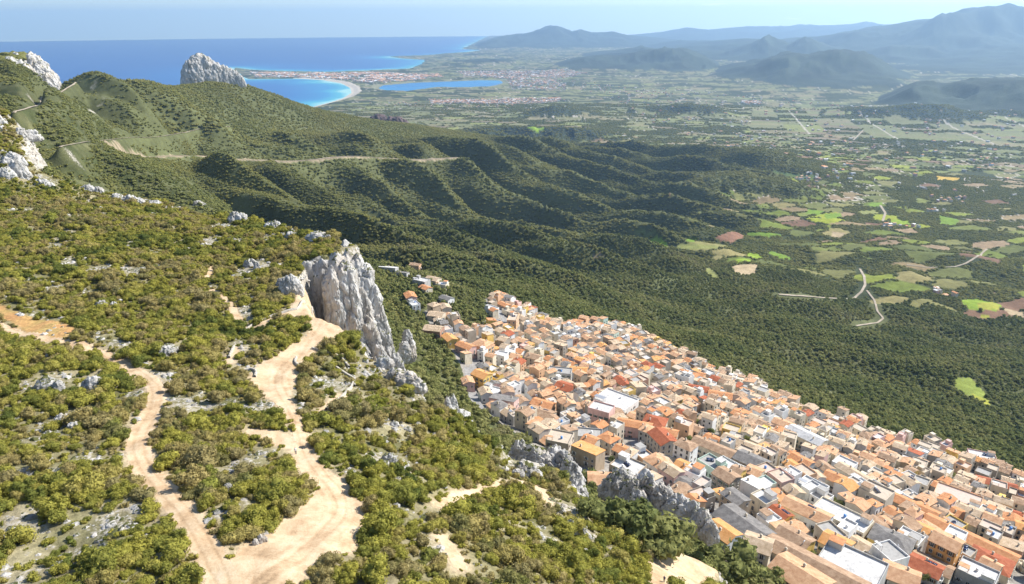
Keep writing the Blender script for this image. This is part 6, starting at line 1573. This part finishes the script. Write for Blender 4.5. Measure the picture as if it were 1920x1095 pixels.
for pix, lb in [([(450,628),(470,612),(500,598),(545,583)], "low straight dry stone wall leading to the viewpoint"), ([(545,583),(565,580),(600,588),(640,606),(655,618)], "curved rim wall round the viewpoint loop"), ([(455,697),(470,693),(482,698),(478,708)], "small hooked stone wall left of the clearing"),
    ([(556,672),(552,680),(560,690),(575,698)], "curly low wall right of the clearing"), ([(585,655),(610,662),(640,672),(655,690)], "low wall among shrubs below the loop"), ([(630,690),(645,700),(666,712),(665,725)], "winding low stone wall in the right scrub"), ([(666,712),(650,738),(625,760),(612,770)], "lower winding stone wall toward the lane"),
    ([(430,672),(437,655),(441,648)], "short upright stone wall in the thicket"), ([(505,612),(525,618),(538,625)], "short wall inside the loop shrubs")]:
    wall_thing(pix, .7, .55, M['drystone'], lb)
# ---- lamp posts, mast, bench-like details
POST = raw_mesh("pole", *cyl(.07, 8, 8), [M['metal']]); HEAD = raw_mesh("lamp_head", *bx(-.15, 1.1, -.12, .12, 7.9, 8.08), [M['metal']])
for u, v_, lb in [(943,773,"tall thin mast above the upper yard"), (892,660,"lamp post on the upper street"), (884,690,"lamp post by the tall yellow house"), (1320,968,"lamp post beside the broad crag"), (1605,1022,"lamp post at the small car park"), (1500,1050,"lamp post at the bottom gardens"), (1676,1052,"lamp post along the car park lane"), (906,618,"lamp post above the big peach house")]:
    p = hit(u, v_, 0, 100); e = link("street_lamp", None, loc=p - np.array([0, 0, .2])); link("pole", POST, e); link("lamp_head", HEAD, e); e.rotation_euler = (0, 0, u * .7); tag(e, lb, "street lamp")
# ---- garden trees inside the village
for (u, v_, s, col_, lb) in [(1380,885,3.6,'bright',"fresh green garden tree right of the mint house"), (1292,830,3.0,'oak',"slim dark garden tree by the brown row"), (1380,808,3.2,'oak',"green garden tree among roofs above the tan row"), (1395,812,2.6,'oak',"darker garden tree beside it above the tan row"), (1300,870,2.6,'bright',"light green tree in a shaded yard"),
        (1505,1040,3.4,'oak',"dark garden tree by the very long brown roof"), (1520,1055,3.2,'oak',"rounded tree next to the bottom grey block"), (1545,950,3.3,'oak',"garden tree below the long white house"), (1530,1000,2.6,'oak',"olive tree in the small yard"), (1635,1025,2.4,'oak',"tree by the yellow house"), (1830,1035,2.8,'bright',"bright green tree below the very long orange roof"),
        (1660,1070,4.0,'bright',"spreading light tree beside the car park"), (1640,1085,3.6,'oak',"dark tree at the bottom edge of the car park"), (1735,1095,3.6,'oak',"dark tree at the very bottom of the village"), (1290,795,2.2,'oak',"little tree between upper roofs"), (1612,745,3.0,'bright',"light green tree at the outer village rim by the tall gabled roofs"), (1385,722,3.4,'bright',"light green tree right of the tall gabled house"),
        (1030,782,2.6,'oak',"yard tree at the upper edge wall"), (1005,800,2.4,'oak',"bushy tree beside the tall stone wall"), (870,680,3.2,'bright',"yellow green tree beside the grey street"), (1460,858,2.2,'bright',"green shrub tree in a courtyard near the church"), (1560,880,2.4,'oak',"courtyard tree by the white cube house"), (1100,800,2.0,'oak',"small shaded tree behind the grey block"), (1615,805,3.0,'bright',"round light tree at the lower village rim"), (1900,895,3.4,'bright',"light green tree at the right village rim")]:
    p = hit(u, v_, 0, 120)
    me = TREE_M[int(u) % len(TREE_M)]
    if col_ == 'bright':
        me = me.copy(); me.materials.clear(); me.materials.append(M['bright'])
    tree_thing(p[0], p[1], p[2], s, int(u), lb, None, me, "garden_tree")
for (u, v_, s, lb) in [(1374,1080,8.2,"tall dark green tree standing alone by the right clearing"), (1405,1098,5.6,"dark tree at the foot of the tall lone tree"), (1440,1098,5.0,"round tree right of the lone dark tree"), (1185,1012,7.0,"large brownish tree in the hollow"), (1212,1020,6.0,"dark tree in the middle of the hollow"), (1250,1035,7.0,"broad fresh green tree right in the hollow"), (1150,990,6.0,"bushy tree against the rock rib"), (1212,975,5.6,"dark tree under the broad crag"),
        (1145,960,4.6,"small tree between the rib and the broad crag"), (1297,1022,5.6,"tree beside the low grey rocks"), (1235,1050,5.2,"light green spreading tree at the hollow rim"), (1100,970,3.4,"bright green bush tree before the rock rib"), (1275,972,4.4,"tree in the gap between the two crags")]:
    p = hit(u, v_, 0, 80); tree_thing(p[0], p[1], p[2], s, int(u), lb, None, None, "broadleaf_tree")
for k, (x, y) in enumerate(YARDS):
    u, v_ = project(np.array([x, y, float(H(np.array([x]), np.array([y]))[0]) + 3]))
    if not (0 < u < 1920 and 0 < v_ < 1095): continue
    best = sorted(LM, key=lambda q: (q['u'] - u) ** 2 + (1.6 * (q['v'] - v_)) ** 2)
    for q in best[:6]:
        d = ("right of" if u > q['u'] else "left of") if abs(u - q['u']) > 1.2 * abs(v_ - q['v']) else ("below" if v_ > q['v'] else "above")
        lb = trim("small garden tree %s the %s" % (d, CORE[id(q)]), 16)
        if lb not in used: break
    used[lb] = 1; sz = 1.9 + (k * .37 % 1.3); me = TREE_M[k % len(TREE_M)]
    tree_thing(x, y, float(H(np.array([x]), np.array([y]))[0]) + .3, sz, k, lb, "trees in village gardens", me, "garden_tree")
# ---- far towns: crowds of buildings on the coast plain
def town(name, zones, label, seed, smin, smax):
    g = np.random.default_rng(seed); V, F, MI = [], [], []; o = 0; mats = [M['w_white'], M['w_cream'], M['r_salmon'], M['r_orange'], M['w_pink'], M['f_grey']]
    for pix, cnt in zones:
        q = unproj0(pix); lo_, hi_ = q.min(0), q.max(0); n_ = 0; it = 0
        while n_ < cnt and it < cnt * 30:
            it += 1; x, y = g.uniform(lo_[0], hi_[0]), g.uniform(lo_[1], hi_[1])
            if not in_poly(np.array([x]), np.array([y]), q)[0]: continue
            if fbm2(np.array([x / 260]), np.array([y / 260]), 3, seed)[0] + .25 < g.uniform(-.3, .9): continue
            z = float(H(np.array([x]), np.array([y]))[0])
            if z < .4: continue
            L_, W_, hh = g.uniform(smin, smax), g.uniform(smin * .7, smax * .6), g.uniform(5, 11); a = g.choice([.3, .3 + 1.57]) + g.normal() * .15
            v, f = bx(-L_ / 2, L_ / 2, -W_ / 2, W_ / 2, -3, hh); V.append(rotz(v, a, (x, y, z))); F += [tuple(int(i) + o for i in k) for k in f]; MI += [g.choice([0, 1, 1, 4])] * 6; o += 8
            e_ = .6; v = np.array([(-L_ / 2 - e_, -W_ / 2 - e_, hh + .02), (L_ / 2 + e_, -W_ / 2 - e_, hh + .02), (L_ / 2 + e_, W_ / 2 + e_, hh + .02), (-L_ / 2 - e_, W_ / 2 + e_, hh + .02), (-L_ / 2 - e_, 0, hh + W_ * .18), (L_ / 2 + e_, 0, hh + W_ * .18)])
            V.append(rotz(v, a, (x, y, z))); F += [tuple(int(i) + o for i in k) for k in [(0, 1, 5, 4), (2, 3, 4, 5), (1, 2, 5), (3, 0, 4), (0, 3, 2, 1)]]; MI += [g.choice([2, 2, 3, 5, 0])] * 5; o += 6; n_ += 1
    me = bpy.data.meshes.new(name); me.from_pydata(np.concatenate(V).tolist(), [], F)
    for mm in mats: me.materials.append(mm)
    me.polygons.foreach_set('material_index', np.array(MI, np.int32))
    tag(link(name, me), label, kind='stuff')
town("harbour_town", [([(470,137),(620,138),(720,137),(760,140),(740,152),(700,158),(650,152),(560,146),(480,147)], 1300), ([(690,142),(820,140),(830,146),(720,158)], 500)], "white harbour town and sheds along the bay", 31, 18, 60)
town("plain_town", [([(860,135),(1060,134),(1100,140),(1060,148),(960,150),(870,144)], 1300), ([(950,150),(1060,150),(1060,172),(960,172)], 350)], "reddish town spread beyond the lagoon", 32, 14, 34)
town("roadside_town", [([(805,193),(900,193),(1050,190),(1060,196),(1000,204),(880,203),(810,201)], 750), ([(1390,196),(1425,197),(1425,203),(1392,203)], 60)], "small town of pink roofs behind the wooded knoll", 33, 11, 24)
town("scattered_farms", [([(1050,150),(1900,230),(1900,420),(1500,380),(1250,260)], 420), ([(640,200),(900,215),(1100,240),(960,190)], 90)], "white farmhouses dotted over the plain", 34, 9, 24)
town("valley_farms", [([(1470,385),(1560,372),(1590,385),(1500,395)], 22), ([(1730,415),(1800,420),(1795,430),(1735,428)], 14), ([(1740,440),(1760,455),(1720,460)], 8), ([(1715,690),(1790,700),(1785,715),(1712,702)], 9), ([(1640,495),(1720,498),(1700,505),(1640,503)], 9)], "little farm buildings in the wooded valley", 35, 7, 14)
# ---- people walking
def person(u, v_, lb, shirt, trouser):
    p = hit(u, v_, 0, 40); e = link("person", None, loc=p); e.rotation_euler = (0, 0, u)
    def tube(pts, k=8):
        V_, F_ = [], []
        for (x, y, z, r, ry) in pts: V_ += [(x + r * math.cos(a), y + ry * math.sin(a), z) for a in np.arange(k) / k * 6.2832]
        for j in range(len(pts) - 1): F_ += [(j * k + i, j * k + (i + 1) % k, (j + 1) * k + (i + 1) % k, (j + 1) * k + i) for i in range(k)]
        F_.append(tuple(range((len(pts) - 1) * k, len(pts) * k))); return V_, F_
    def mk(nm, L_, mat):
        V_, F_ = [], []
        for v0, f0 in L_: b0 = len(V_); V_ += v0; F_ += [tuple(i + b0 for i in q) for q in f0]
        me = bpy.data.meshes.new(nm); me.from_pydata(V_, [], F_); me.materials.append(mat); return link(nm, me, e)
    mk("trousers", [tube([(.03, s * .10, .05, .05, .05), (.0, s * .10, .45, .065, .065), (-.02, s * .09, .88, .09, .09)]) for s in (-1, 1)], plain_mat("trousers", trouser, .9))
    mk("shirt", [tube([(0, 0, .84, .10, .16), (0, 0, 1.1, .10, .15), (0, 0, 1.38, .11, .20), (0, 0, 1.46, .06, .09)])] + [tube([(.12 * s * s, s * .25, .80, .03, .03), (.02, s * .24, 1.1, .04, .04), (0, s * .21, 1.4, .055, .055)]) for s in (-1, 1)], plain_mat("shirt", shirt, .9))
    mk("body", [tube([(0, 0, 1.44, .05, .05), (0, 0, 1.52, .05, .05), (.01, 0, 1.56, .08, .07), (.01, 0, 1.66, .10, .08), (0, 0, 1.74, .08, .07), (0, 0, 1.77, .03, .03)])] + [tube([(.13, s * .25, .70, .025, .02), (.12, s * .25, .82, .03, .03)]) for s in (-1, 1)], plain_mat("skin", (.5, .32, .22), .7))
    return tag(e, lb, "person")
person(1245, 1092, "person in dark clothes standing in the right clearing", (.05, .07, .15), (.04, .04, .05))
person(555, 852, "person in white shirt walking on the gravel lane", (.7, .7, .7), (.08, .09, .12))
print("village done", round(time.time() - T0, 1), len(bpy.data.objects))
